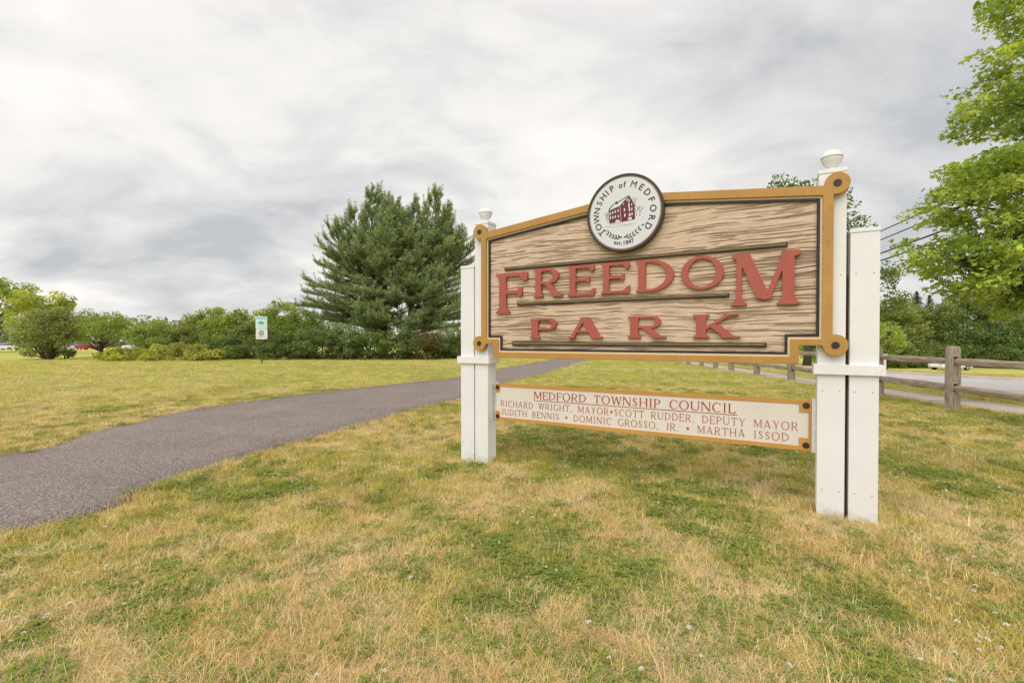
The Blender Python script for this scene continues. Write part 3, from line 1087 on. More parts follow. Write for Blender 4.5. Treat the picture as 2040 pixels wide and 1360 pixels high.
# carved letters: (char, left, right, base, top, stem, hair, serif)
LET = [('F', .209, .597, 1.681, 2.112, .20, .085, .10), ('R', .672, .985, 1.838, 2.127, .225, .09, .075), ('E', 1.055, 1.330, 1.828, 2.128, .205, .08, .07),
       ('E', 1.400, 1.672, 1.836, 2.128, .205, .08, .07), ('D', 1.735, 2.075, 1.836, 2.128, .22, .085, .08), ('O', 2.135, 2.483, 1.838, 2.118, .21, .09, .0),
       ('M', 2.540, 3.036, 1.681, 2.112, .195, .085, .09),
       ('P', .628, .932, 1.411, 1.616, .36, .10, .10), ('A', 1.060, 1.424, 1.411, 1.618, .42, .11, .10), ('R', 1.662, 1.997, 1.413, 1.616, .37, .10, .11), ('K', 2.238, 2.592, 1.413, 1.618, .38, .11, .13)]
for ch, x0, x1, zb, zt, t, h, sf in LET:
    hh = zt - zb
    w_ = (x1 - x0) / hh
    lps = glyph_loops(ch, w_, t, h, sf, 0.014)
    lps = [[(x0 + px * hh, zb + pz * hh) for px, pz in lp] for lp in lps]
    extrude_shape('letter', lps, -.014, .036, M['red'], sign, .002)

# posts
PY0, PY1 = .045, .22


def post(x0, x1, top, finial):
    p = MB().box(x0, PY0, -.12, x1, PY1, top - .035).build('post', M['white'], sign, bevel=.004)
    MB().box(x0 - .004, PY0 - .004, top - .033, x1 + .004, PY1 + .004, top - .001).build('post_cap', M['white'], p, bevel=.004)
    for zz0 in (.22, 1.0, 1.9):
        for q in (.2, .8):
            xq = x0 + (x1 - x0) * q
            if zz0 + .1 < top: MB().tube([(xq, PY0 - .0015, zz0), (xq, PY0 + .002, zz0)], .0045, 8).build('screw_head', M['steel'], p)
    if finial:
        xc, yc = (x0 + x1) / 2, (PY0 + PY1) / 2
        prof = [(.001, 0), (.036, 0), (.038, .012), (.026, .02), (.024, .034), (.046, .046), (.064, .068), (.0735, .098), (.0745, .104)]
        MB().lathe(prof, 28, (xc, yc, top)).build('finial_base', M['white'], p, smooth=True)
        MB().lathe([(.0745, 0), (.071, .0), (.071, .004), (.0745, .004)], 28, (xc, yc, top + .104)).build('finial_seam', M['bolt'], p, smooth=True)
        prof = [(.0765 * math.cos(R(q)), .108 + .062 * math.sin(R(q))) for q in range(0, 91, 9)]
        MB().lathe(prof, 28, (xc, yc, top)).build('finial_ball', M['white'], p, smooth=True)
    return p


post(-.103, .070, 2.725, True)
post(-.300, -.118, 2.245, False)
post(3.157, 3.338, 2.725, True)
post(3.363, 3.545, 2.245, False)
for x0, x1 in ((-.335, .100), (3.130, 3.582)):
    MB().box(x0, PY0 - .028, 1.128, x1, PY1 + .028, 1.205).build('cross_band', M['white'], sign, bevel=.003)
# conduit and old timber in the gap of the right pair, strip in the left
MB().tube([(3.3505, .16, 1.9), (3.3505, .16, 2.18), (3.353, .155, 2.225), (3.375, .145, 2.262), (3.42, .13, 2.272)], .0085, 8).build('conduit', M['steel'], sign, smooth=True)
MB().box(3.339, .15, -.1, 3.362, .19, 1.9).build('gap_timber', M['hole'], sign)
MB().box(-.117, .12, -.1, -.104, .19, 2.2).build('gap_timber', M['hole'], sign)

# name board between the posts
BY = .150
nb = MB().box(.115, BY, .496, 3.122, BY + .03, .903).build('name_board', M['cream'], sign, bevel=.002)
for (a0, a1, zb, zt) in ((.112, 1.632, .871, .9065), (1.636, 3.125, .871, .9065), (.112, 1.535, .4925, .528), (1.539, 3.125, .4925, .528)):
    MB().box(a0, BY - .006, zb, a1, BY + .0, zt).build('border_strip', M['gold2'], nb)
MB().box(3.106, BY - .006, .597, 3.125, BY, .806).build('border_strip', M['gold2'], nb)
for sx, xx in ((-1, .112), (1, 3.125)):
    for zb in (.773, .5305):
        x0, x1 = (xx, xx + .052) if sx < 0 else (xx - .085, xx)
        MB().box(x0, BY - .009, (zb + .035) if zb > .7 else zb - .037, x1, BY - .0015, zb + (.1325 if zb > .7 else .065)).build('corner_plate', M['gold2'], nb)
        cxx = xx + (.026 if sx < 0 else -.036)
        cz = .862 if zb > .7 else .537
        bo = MB().lathe([(.001, 0), (.022, .001), (.025, .004), (.025, .010)], 20).build('bolt', M['bolt'], nb)
        bo.location = (cxx, BY - .0185, cz)
        bo.rotation_euler = (R(-90), 0, 0)
MB().box(.0705, BY - .035, .49, .077, BY + .05, .915).box(.077, BY + .032, .49, .13, BY + .038, .915).build('bracket', M['white_metal'], sign)
MB().box(3.1265, BY - .022, .484, 3.157, BY + .034, .915).build('bracket', M['white_metal'], sign, bevel=.002)
l1 = text_words('MEDFORD TOWNSHIP COUNCIL', .595, 2.567, 0.757, .082, .115, .045, .05, .15)
l2 = text_words('RICHARD WRIGHT, MAYOR*SCOTT RUDDER, DEPUTY MAYOR', .177, 3.033, .650, .068, .095, .042, .06, .22)
l3 = text_words('JUDITH BENNIS * DOMINIC GROSSO, JR. * MARTHA ISSOD', .185, 2.968, .555, .068, .095, .042, .06, .22)
for w_ in l1: extrude_shape('heading_word', w_, BY - .0035, .003, M['ink'], nb)
for w_ in l2 + l3: extrude_shape('name_word', w_, BY - .0035, .003, M['ink2'], nb)
MB().box(.595, BY - .0035, .7395, 2.585, BY - .0005, .7445).build('underline', M['ink'], nb)

# round township seal
SC = (1.634, 2.577); SR = .362


def circ(cx_, cz_, r, n=72):
    return [(cx_ + r * math.cos(2 * PI * q / n), cz_ + r * math.sin(2 * PI * q / n)) for q in range(n)]


seal = extrude_shape('seal', [circ(*SC, SR * .938)], -.046, .062, M['sealwhite'], sign)
extrude_shape('rim', [circ(*SC, SR), circ(*SC, SR * .94)], -.052, .068, M['sealrim'], seal, .005)
extrude_shape('rim_line', [circ(*SC, SR * .936), circ(*SC, SR * .926)], -.0475, .003, M['sealline'], seal)
extrude_shape('rim_line', [circ(*SC, SR * .920), circ(*SC, SR * .913)], -.0475, .003, M['sealink'], seal)
SF = -.0478


def font_chars(items, name, mat, parent):
    """items: (char, size, angle deg on the circle, radius, flip) -> one flat mesh"""
    V_, F_ = [], []
    cache = {}
    for ch, size, ang, rad, flip in items:
        if ch not in cache:
            cu = bpy.data.curves.new('t', 'FONT')
            cu.body = ch
            cu.align_x = 'CENTER'
            cu.resolution_u = 3
            cu.extrude = .012
            cu.offset = 0 if ch in 'MWNS' else .008
            ob = bpy.data.objects.new('t', cu)
            col.objects.link(ob)
            dg = bpy.context.evaluated_depsgraph_get()
            me = bpy.data.meshes.new_from_object(ob.evaluated_get(dg))
            bpy.data.objects.remove(ob)
            cache[ch] = ([v.co.copy() for v in me.vertices], [tuple(p.vertices) for p in me.polygons])
            bpy.data.meshes.remove(me)
        vs_, fs_ = cache[ch]
        a = R(ang)
        bx, bz = SC[0] + rad * math.cos(a), SC[1] + rad * math.sin(a)
        rot = a - PI / 2 if not flip else a + PI / 2
        cr, sr = math.cos(rot), math.sin(rot)
        b0 = len(V_)
        for v in vs_:
            x, z = v.x * size, v.y * size
            V_.append((bx + x * cr - z * sr, SF - v.z * .1, bz + x * sr + z * cr))
        F_ += [tuple(b0 + k for k in f) for f in fs_]
    mb = MB(); mb.v = V_; mb.f = F_
    return mb.build(name, mat, parent)


CH = .083
it, i2, i3, i4 = [], [], [], []
for c, an in zip('TOWNSHIP', (217, 203, 185, 168.5, 153, 138.5, 127.5, 116)):
    it.append((c, CH, an, SR * .66, False))
for k, c in enumerate('MEDFORD'):
    i2.append((c, CH, (70, 53, 36.5, 19.5, 1.5, -16.5, -33.5)[k], SR * .66, False))
i3.append(('o', .075, 97.5, SR * .655, False))
i3.append(('f', .075, 89, SR * .655, False))
for c, an in zip('est.1847', (-107.5, -102.5, -98, -94.3, -89.8, -84.3, -78.8, -73.5)):
    i4.append((c, .053, an, SR * .815, True))
for q in it + i2 + i3 + i4: font_chars([q], 'seal_letter', M['sealink'], seal)


def sp2(x, y):
    u = (x - 693) / 550; v = ((698 - y) - .1345 * (x - 693)) / 558
    return (SC[0] + u * SR, SC[1] + v * SR)


def pl(pts): return [sp2(*p) for p in pts]


extrude_shape('mill_wall', [pl([(470, 678), (632, 604), (648, 832), (480, 850)])], SF, .003, M['maroon'], seal)
extrude_shape('mill_wall', [pl([(640, 602), (722, 505), (765, 462), (800, 520), (842, 590), (850, 788), (655, 832)])], SF, .003, M['maroon'], seal)
rf = [pl(p) for p in ([(466, 672), (475, 640), (545, 565), (552, 569), (484, 644), (478, 664)], [(560, 566), (762, 448), (764, 455), (564, 573)],
                      [(466, 672), (635, 596), (760, 452), (772, 470), (722, 508), (638, 606), (468, 682)], [(762, 450), (790, 488), (846, 592), (838, 592), (785, 498), (758, 470)],
                      [(562, 545), (585, 535), (608, 545), (606, 562), (585, 572), (568, 566)], [(650, 832), (656, 832), (640, 606), (634, 606)])]
extrude_shape('mill_roof_edge', rf[:2] + rf[4:5], SF - .0012, .003, M['sealink'], seal)
extrude_shape('mill_roof_edge', rf[2:3], SF - .0024, .003, M['sealgrey'], seal)
extrude_shape('mill_roof_edge', rf[3:4], SF - .0036, .003, M['sealink'], seal)
win = []
for x, y in ((494, 712), (528, 697), (566, 683), (608, 668), (497, 775), (532, 765), (570, 755), (614, 748)):
    win.append((x, y, 8, 19))
for x, y, a_, h_ in ((700, 655, 9, 21), (706, 733, 9, 23), (735, 512, 7, 16), (804, 648, 8, 20), (808, 715, 8, 18), (803, 580, 6, 16), (764, 590, 9, 28), (770, 650, 9, 28), (775, 728, 11, 24), (764, 525, 8, 22), (688, 575, 5, 12)):
    win.append((x, y, a_, h_))
win = [pl([(x - a_, y - h_ + 2), (x + a_, y - h_ - 2), (x + a_, y + h_ - 2), (x - a_, y + h_ + 2)]) for x, y, a_, h_ in win]
win.append(pl([(750, 770), (806, 762), (806, 795), (752, 800)]))
win.append(pl([(568, 842), (572, 815), (590, 800), (612, 798), (632, 812), (640, 834)]))
for lp in win:
    extrude_shape('mill_window', [lp], SF - .0012, .003, M['sealwhite'], seal)
# bare trees, ground strokes and laurel
st = []
tree_sets = []


def twig(x, y, a, L, d):
    x1, y1 = x + L * math.cos(a), y - L * math.sin(a)
    st.append(([(x, y), (x1, y1)], 1.6 + d * .8))
    if d > 0:
        for q in (-.5, .35):
            twig(x1, y1, a + q * random.uniform(.6, 1.3), L * .68, d - 1)


for x, y, L in ((870, 745, 62), (912, 742, 58), (850, 600, 50), (455, 840, 50), (432, 800, 45)):
    twig(x, y, R(90 + random.uniform(-8, 8)), L, 3)
    tree_sets.append(st); st = []
st.append(([(480, 858), (720, 866), (860, 842)], 1.6))
tree_sets.append(st)
tree_sets.append([([(400, 905), (560, 900), (700, 880), (810, 862)], 1.4)])
for ks, st in enumerate(tree_sets):
  mb = MB()
  for pts, wd in st:
    for (ax, ay), (bx, by) in zip(pts[:-1], pts[1:]):
        dx, dy = bx - ax, by - ay
        L = math.hypot(dx, dy) + 1e-6
        nx_, ny2 = -dy / L * wd, dx / L * wd
        q = [sp2(ax + nx_, ay + ny2), sp2(bx + nx_ * .6, by + ny2 * .6), sp2(bx - nx_ * .6, by - ny2 * .6), sp2(ax - nx_, ay - ny2)]
        mb.add([(p[0], SF - .001, p[1]) for p in q], [(0, 1, 2, 3)])
  mb.build('drawn_tree' if ks < 5 else 'snow_line', M['sealgrey'], seal)
lv = []


def leaf2(x, y, a, L, wd):
    pts = []
    for k in range(9):
        t = k / 8; pts.append((x + L * t * math.cos(a) - math.sin(a) * wd * math.sin(PI * t), y + L * t * math.sin(a) + math.cos(a) * wd * math.sin(PI * t)))
    for k in range(7, 0, -1):
        t = k / 8; pts.append((x + L * t * math.cos(a) + math.sin(a) * wd * math.sin(PI * t), y + L * t * math.sin(a) - math.cos(a) * wd * math.sin(PI * t)))
    return pl(pts)


for (xa, ya, xb, yb, sag) in ((672, 1056, 438, 965, 36), (690, 1056, 938, 880, 40)):
    mbL = MB()
    for k in range(7):
        t = k / 6
        x = xa + (xb - xa) * t; y = ya + (yb - ya) * t + sag * math.sin(PI * t)
        base = math.atan2(yb - ya, xb - xa)
        for sgn in ((-1, 1) if 0 < k < 6 else (0,)):
            lp = leaf2(x, y, base + sgn * .75, 52, 9)
            mbL.add([(p[0], SF - .001 - .0002 * (k % 3) - .0008 * (sgn > 0), p[1]) for p in lp], [tuple(range(len(lp)))])
    mbL.build('laurel_sprig', M['sealink'], seal)

# ------------------------------------------------------------------ split rail fence
fence = empty('split_rail_fence', (8.7, 9.23, 0), 0, 'weathered grey split rail fence running from the right edge back behind the sign', 'fence')
FPTS = [(8.35, 3.2), (8.5, 6.3), (8.72, 9.23), (9.0, 11.45), (9.2, 13.6), (9.38, 15.65), (9.47, 18.05), (9.5, 20.2), (9.55, 21.9), (9.6, 23.6), (9.7, 25.6), (9.9, 27.7), (10.1, 29.9), (10.4, 32.2), (10.8, 34.6), (11.2, 37.0), (11.7, 39.5)]
origin = Vector((8.7, 9.23, 0))


def fence_post(seed):
    rs = random.Random(seed)
    fn = lambda X_, Y_: np.maximum(SUB(SUB(s_poly(X_, Y_, [(-.095, -.3), (.095, -.3), (.098, .6), (.092, 1.22), (.06, 1.28), (-.055, 1.29), (-.09, 1.24), (-.1, .6)]), s_box(X_, Y_, -.036, .93, .036, 1.075)), s_box(X_, Y_, -.036, .40, .036, .545)), -10)
    return field_loops(fn, -.12, -.32, .12, 1.32, .012)


fp_loops = fence_post(1)
for k, (x, y) in enumerate(FPTS):
    if k == 0: continue
    p = extrude_shape('fence_post', fp_loops, -.07, .14, M['fence'], fence, .010)
    me = p.data
    for v in me.vertices:
        n_ = vn(v.co.x * 9 + k * 7, v.co.z * 7, k) - .5
        v.co.x += n_ * .016
        v.co.y += (vn(v.co.z * 6, v.co.x * 9 + k, 3) - .5) * .016
    nx2, ny2 = FPTS[min(k + 1, len(FPTS) - 1)], FPTS[k - 1]
    ang = math.atan2(nx2[1] - ny2[1], nx2[0] - ny2[0]) - PI / 2
    p.location = (x - origin.x, y - origin.y, gzf(x, y) - .03 + random.uniform(-.03, .02))
    p.rotation_euler = (R(random.uniform(-1.5, 1.5)), R(random.uniform(-2, 2)), ang + R(random.uniform(-4, 4)))
for k in range(len(FPTS) - 1):
    A = Vector((*FPTS[k], 0)) - origin; B = Vector((*FPTS[k + 1], 0)) - origin
    for z0 in (1.0, .47):
        d = (B - A); L = d.length; u = d.normalized()
        sd2 = Vector((-u.y, u.x, 0)) * .017 * (1 if k % 2 else -1)
        n = 12
        pr = []
        prof0 = [(random.uniform(.8, 1.15)) for _ in range(6)]
        for q in range(n + 1):
            t = q / n
            e = min(1, min(t, 1 - t) * L / .35)
            wy, hz = .016 + .038 * e, .044 + .034 * e
            for c in range(6):
                aa = c * PI / 3 + .35
                rr = prof0[c] * (1 + .14 * (vn(t * 9 + k * 3, c * 2.1 + z0 * 7, 2) - .5) * 2)
                pr.append((t * L * 1.0 + (t - .5) * .16, math.cos(aa) * wy * rr, math.sin(aa) * hz * rr + .02 * math.sin(t * PI) * (random.Random(k * 2 + int(z0 * 3)).uniform(-1.6, .6))))
        mb = MB()
        ff = []
        for q in range(n):
            for c in range(6):
                ff.append((q * 6 + c, q * 6 + (c + 1) % 6, (q + 1) * 6 + (c + 1) % 6, (q + 1) * 6 + c))
        ff += [tuple(range(6))[::-1], tuple(n * 6 + c for c in range(6))]
        mb.add(pr, ff)
        r = mb.build('fence_rail', M['rail'], fence)
        zA = gzf(*FPTS[k]); zB = gzf(*FPTS[k + 1])
        r.location = (A.x + sd2.x, A.y + sd2.y, z0 + zA - .03)
        r.rotation_euler = (0, -math.atan2(zB - zA, L), math.atan2(u.y, u.x))

# ------------------------------------------------------------------ foliage


def rand_frames(n, up=0.35, rs=None):
    rs = rs or rng
    nrm = rs.normal(size=(n, 3)); nrm /= np.linalg.norm(nrm, axis=1)[:, None]
    nrm[:, 2] = np.abs(nrm[:, 2]) + up
    nrm /= np.linalg.norm(nrm, axis=1)[:, None]
    t = rs.normal(size=(n, 3))
    t -= nrm * (t * nrm).sum(1)[:, None]
    t /= np.linalg.norm(t, axis=1)[:, None]
    return nrm, t, np.cross(nrm, t)


def leaves(name, P, size, tints, mat, shape='oval', up=0.35, parent=None, droop=0.0):
    n = len(P)
    nrm, t, b_ = rand_frames(n, up)
    if droop:
        t[:, 2] -= droop; t /= np.linalg.norm(t, axis=1)[:, None]
        b_ = np.cross(nrm, t); b_ /= np.linalg.norm(b_, axis=1)[:, None] + 1e-9
    sz = size * rng.uniform(.65, 1.35, n)
    if shape == 'oval':
        uv = np.array([(-.5, 0, 0), (0, -.36, .06), (.55, 0, -.05), (0, .36, .06)])
        Fi = np.array([(0, 1, 2, 3)])
    elif shape == 'needle':
        uv = np.array([(-.5, -.07, 0), (.5, -.03, 0), (.5, .03, 0), (-.5, .07, 0)])
        Fi = np.array([(0, 1, 2, 3)])
    else:   # palmate leaf of three lobes
        uv = []
        Fi = []
        for k, (an, L) in enumerate(((0, .62), (1.05, .5), (-1.05, .5))):
            c_, s__ = math.cos(an), math.sin(an)
            for (x, y, z) in ((-.12, 0, 0), (L * .5, -.15, .03), (L, 0, -.06), (L * .5, .15, .03)):
                uv.append((x * c_ - y * s__, x * s__ + y * c_, z))
            Fi.append((k * 4, k * 4 + 1, k * 4 + 2, k * 4 + 3))
        uv = np.array(uv); Fi = np.array(Fi)
    m_ = len(uv)
    V_ = P[:, None, :] + sz[:, None, None] * (uv[None, :, 0:1] * t[:, None, :] + uv[None, :, 1:2] * b_[:, None, :] + uv[None, :, 2:3] * nrm[:, None, :])
    F_ = (np.arange(n)[:, None, None] * m_ + Fi[None]).reshape(-1, 4)
    tint = np.repeat(np.concatenate([tints, np.ones((n, 1))], 1), m_, axis=0)
    return fast_mesh(name, V_.reshape(-1, 3), F_, mat, {'tint': ('POINT', tint)}, parent=parent)


def clump_points(blobs, n_clump, per, crad, flat=.7, shell=.55):
    """blobs: (cx,cy,cz, rx,ry,rz, weight)"""
    wgt = np.array([b_[6] for b_ in blobs], float); wgt /= wgt.sum()
    idx = rng.choice(len(blobs), n_clump, p=wgt)
    B = np.array([b_[:6] for b_ in blobs])[idx]
    d = rng.normal(size=(n_clump, 3)); d /= np.linalg.norm(d, axis=1)[:, None]
    r = rng.uniform(shell, 1.0, n_clump) ** .8
    Cc = B[:, :3] + d * B[:, 3:6] * (r * rng.uniform(.9, 1.16, n_clump))[:, None]
    cr = crad * rng.uniform(.6, 1.3, n_clump)
    pr = np.maximum(3, (per * (cr / crad) ** 2 * rng.uniform(.6, 1.3, n_clump))).astype(int)
    ci = np.repeat(np.arange(n_clump), pr)
    q = rng.normal(size=(len(ci), 3)); q /= np.linalg.norm(q, axis=1)[:, None]
    q *= (rng.uniform(.15, 1, len(ci)) ** .45)[:, None]
    q[:, 2] *= flat
    return Cc, ci, Cc[ci] + q * cr[ci][:, None]


def tint_of(ci, n_clump, c, var=.18, lvar=.16, hue=None):
    base = np.array(c)[None, :] * (1 + rng.uniform(-var, var, (n_clump, 1)))
    if hue is not None:
        k = rng.random((n_clump, 1)) ** 1.6
        base = base * (1 - k) + np.array(hue)[None, :] * k
    t = base[ci] * (1 + rng.uniform(-lvar, lvar, (len(ci), 1)))
    return np.clip(t, .005, .9)


def limbs(name, base, targets, r0, mat, parent, fork=.35, n_main=1, lean=(0, 0), cap=60, n=6):
    """trunk and limbs reaching out to clump centres, base at local origin"""
    mb = MB()
    T = np.array(targets)
    top = T[:, 2].max()
    tr = Vector((lean[0], lean[1], top * .8))
    pts = [Vector((0, 0, -.15)), tr * .25 + Vector((random.uniform(-.1, .1), 0, 0)), tr * .55 + Vector((random.uniform(-.15, .15), random.uniform(-.15, .15), 0)), tr]
    mb.tube(pts, [r0 * 1.15, r0 * .85, r0 * .5, r0 * .15], 8)
    sel = T[np.random.default_rng(5).permutation(len(T))[:cap]]
    for p in sel:
        p = Vector(p)
        hgt = max(.12, min(.95, (p.z / top) * .8 - random.uniform(.1, .35)))
        s0 = tr * hgt
        mid = s0.lerp(p, .5) + Vector((random.uniform(-.1, .1), random.uniform(-.1, .1), -.06)) * (p - s0).length
        r1 = r0 * .38 * (1 - hgt * .6)
        mb.tube([s0, mid, p], [r1, r1 * .55, r1 * .12], 5, cap=False)
    return mb.build(name, mat, parent, smooth=True)


def tree(name, label, cat, x, y, blobs, n_clump, per, crad, leafsize, c, hue=None, trunk=.15, shape='oval', group=None, var=.18, lean=(0, 0), flat=.7, cap=50, up=.35, mat=None, stems=None, shell=.55, lvar=.16):
    g = gzf(x, y)
    root = empty(name, (x, y, g), 0, label, cat, group)
    Cc, ci, P = clump_points(blobs, n_clump, per, crad, flat, shell)
    keep = P[:, 2] > .02
    ti = tint_of(ci, n_clump, c, var, lvar, hue)
    leaves('crown' if cat == 'tree' else 'foliage', P[keep], leafsize, ti[keep], mat or M['leaf'], shape, up, root)
    if trunk:
        if stems:
            mb = MB()
            T = Cc[np.random.default_rng(1).permutation(len(Cc))[:stems]]
            for p in T:
                p = Vector(p)
                a0 = Vector((p.x * .08, p.y * .08, -.1))
                mid = Vector((p.x * .45, p.y * .45, p.z * .55))
                mb.tube([a0, mid, p], [trunk, trunk * .6, trunk * .15], 6, cap=False)
            mb.build('stem', M['bark'], root, smooth=True)
        else:
            limbs('trunk', None, Cc, trunk, M['bark'], root, lean=lean, cap=cap)
    return root


def at(px, Yd):
    return ((px - 1020) / 930 * Yd, Yd)


def zt(py, Yd):
    return 1.4 + (676 - py) / 930 * Yd


G_MID = srgb(136, 156, 76); G_DARK = srgb(104, 126, 70); G_LITE = srgb(178, 194, 86); G_YEL = srgb(204, 206, 88); G_OLV = srgb(154, 156, 92)

# --- left background, from left to right
x, y = at(-20, 50)
tree('broadleaf_tree', 'tall light green tree at the left edge behind the round bushy tree', 'tree', x, y,
     [(0, 0, 5.2, 4.2, 3.5, 2.6, 1), (2.2, 0, 6.4, 2.2, 2.2, 1.3, .5), (-2, 0, 3.2, 3, 3, 2.2, .6)], 130, 60, .8, .26, G_LITE, G_MID, .2)
x, y = at(85, 44)
tree('broadleaf_tree', 'airy yellow green tree standing behind the round bushy tree at the left', 'tree', x, y,
     [(-.4, 0, 3.6, 2.9, 2.6, 1.9, 1), (.8, 0, 4.9, 1.6, 1.6, .9, .4), (-.8, 0, 4.6, 1.8, 1.6, .9, .4)], 100, 60, .6, .22, G_YEL, G_MID, .14)
x, y = at(97, 32.5)
tree('bushy_tree', 'round olive green bushy tree with several dark stems on the left lawn', 'tree', x, y,
     [(-.3, 0, 1.9, 1.75, 1.6, 1.4, 1), (.7, 0, 2.1, 1.3, 1.3, 1.3, .6), (-1.1, 0, 1.2, 1.0, 1.0, .8, .4), (.1, 0, 3.0, 1.0, 1.0, .6, .35)], 150, 70, .42, .13, G_OLV, G_MID, .10, stems=9)
x, y = at(128, 33)
tree('low_bush', 'small dark bush at the foot of the round bushy tree', 'bush', x, y, [(0, 0, .35, .55, .5, .35, 1)], 18, 50, .25, .11, G_DARK, G_MID, .03, stems=3)
x, y = at(203, 37)
tree('broadleaf_tree', 'small broad tree with a thin trunk between the bushy tree and the weed patch', 'tree', x, y,
     [(0, 0, 2.1, 2.3, 2.0, 1.0, 1), (-.7, 0, 3.0, 1.0, 1.0, .5, .35), (.9, 0, 2.9, 1.1, 1.0, .5, .35), (-1.6, 0, 1.9, 1.0, 1, .8, .3)], 105, 55, .5, .15, G_MID, G_LITE, .11)

wx = [(215, 30.5, 705, 17), (245, 30, 700, 20), (285, 30.5, 696, 22), (325, 31, 694, 22), (362, 30.8, 692, 20), (398, 30.5, 696, 18), (425, 30.2, 702, 16), (232, 29.4, 711, 16), (295, 29.9, 709, 15), (398, 29.8, 708, 15)]
wl = ['leftmost clump of yellow green weeds near the thin trunked tree', 'second clump of tall yellow green weeds from the left', 'yellow green weed clump left of the bare soil patch', 'weed clump directly behind the bare soil patch',
      'tall weed clump right behind the bare soil patch', 'weed clump between the soil patch and the information sign', 'rightmost weed clump nearest the information sign', 'low front weed clump at the left end of the weed patch',
      'low front weed clump touching the left of the bare soil', 'low front weed clump right of the bare soil']
for (px, Yd, top, hw), lab in zip(wx, wl):
    x, y = at(px, Yd); h_ = zt(top, Yd) * 1.4 * random.uniform(.95, 1.05); r_ = hw / 930 * Yd * 1.355
    tree('weed_clump', lab, 'weeds', x, y, [(0, 0, h_ * .45, r_, r_ * .8, h_ * .5, 1)], 34, 46, .24, .12, G_YEL, G_OLV, 0, group='weeds growing along the lawn edge', up=.1)

sx = [(300, 36, 640, 42, G_MID, G_LITE, 'pale green shrub behind the weeds, leftmost of the shrub belt'), (360, 35.5, 646, 36, G_OLV, G_MID, 'olive shrub behind the bare soil patch'),
      (410, 38, 622, 36, G_MID, G_YEL, 'taller shrub with a bright open top left of the information sign'), (455, 36, 620, 44, G_MID, G_LITE, 'broad green shrub just left of the information sign'),
      (438, 33, 672, 34, G_DARK, G_MID, 'low dark shrub in front, left of the information sign'), (500, 34, 640, 36, G_OLV, G_MID, 'olive shrub directly behind the information sign'),
      (548, 38, 612, 40, G_MID, G_YEL, 'tall light green shrub rising right of the information sign'), (592, 37, 618, 42, G_MID, G_LITE, 'light green shrub under the left tips of the pine'),
      (470, 31.8, 690, 26, G_DARK, G_MID, 'knee high dark shrub at the lawn edge left of the information sign')]
for px, Yd, top, hw, c, hu, lab in sx:
    x, y = at(px, Yd); h_ = zt(top, Yd) * 1.06 * random.uniform(.92, 1.1); r_ = hw / 930 * Yd * 1.2
    tree('shrub', lab, 'shrub', x, y, [(0, 0, h_ * .42, r_, r_ * .8, h_ * .42, 1), (r_ * .3, 0, h_ * .75, r_ * .6, r_ * .5, h_ * .2, .35), (-r_ * .5, 0, h_ * .6, r_ * .4, r_ * .4, h_ * .22, .25)], int(60 * r_ * h_ / 3.5) + 20, 62, .42, .14, c, hu, .04, group='shrubs of the belt left of the pine', stems=8)
hx = [(545, 31.6, 668, 30), (590, 32.2, 655, 34), (640, 31.8, 645, 38), (690, 31.6, 652, 36), (740, 32.0, 655, 36), (790, 31.6, 647, 38), (835, 31.8, 656, 34), (872, 32.5, 664, 28), (905, 33.5, 662, 30), (940, 36, 655, 36)]
hl = ['dark green hedge shrub right beside the information sign', 'second dark hedge shrub right of the information sign', 'dark hedge shrub under the left pine branches', 'dark hedge shrub left of the pine trunks', 'dark hedge shrub in front of the left pine trunk',
      'dark hedge shrub in front of the right pine trunk', 'dark hedge shrub right of the pine trunks, with russet leaves', 'smaller hedge shrub left of the white sign post', 'hedge shrub seen just left of the outer white post', 'shrub mostly hidden behind the left white posts']
for (px, Yd, top, hw), lab in zip(hx, hl):
    x, y = at(px, Yd); h_ = zt(top, Yd); r_ = hw / 930 * Yd * 1.3
    hu = G_MID if px != 835 else srgb(140, 90, 50)
    tree('hedge_shrub', lab, 'shrub', x, y, [(0, 0, h_ * .45, r_, r_ * .85, h_ * .47, 1)], int(48 * r_ * h_ / 3.0) + 16, 66, .36, .13, G_DARK, hu, .05, group='dark hedge shrubs below the pine', stems=7)
# pale saplings poking up
x, y = at(578, 36)
tree('sapling', 'thin pale sapling poking above the hedge left of the pine', 'tree', x, y, [(0, 0, 3.6, .5, .5, .7, 1)], 14, 22, .25, .10, G_YEL, G_MID, .03, cap=14)

# --- the white pine
px0, pY = at(765, 36)
pine = empty('pine_tree', (px0, pY, 0), 0, 'wide dark green pine with two trunks rising behind the hedge', 'tree')
mb = MB()
tufts, tdir = [], []


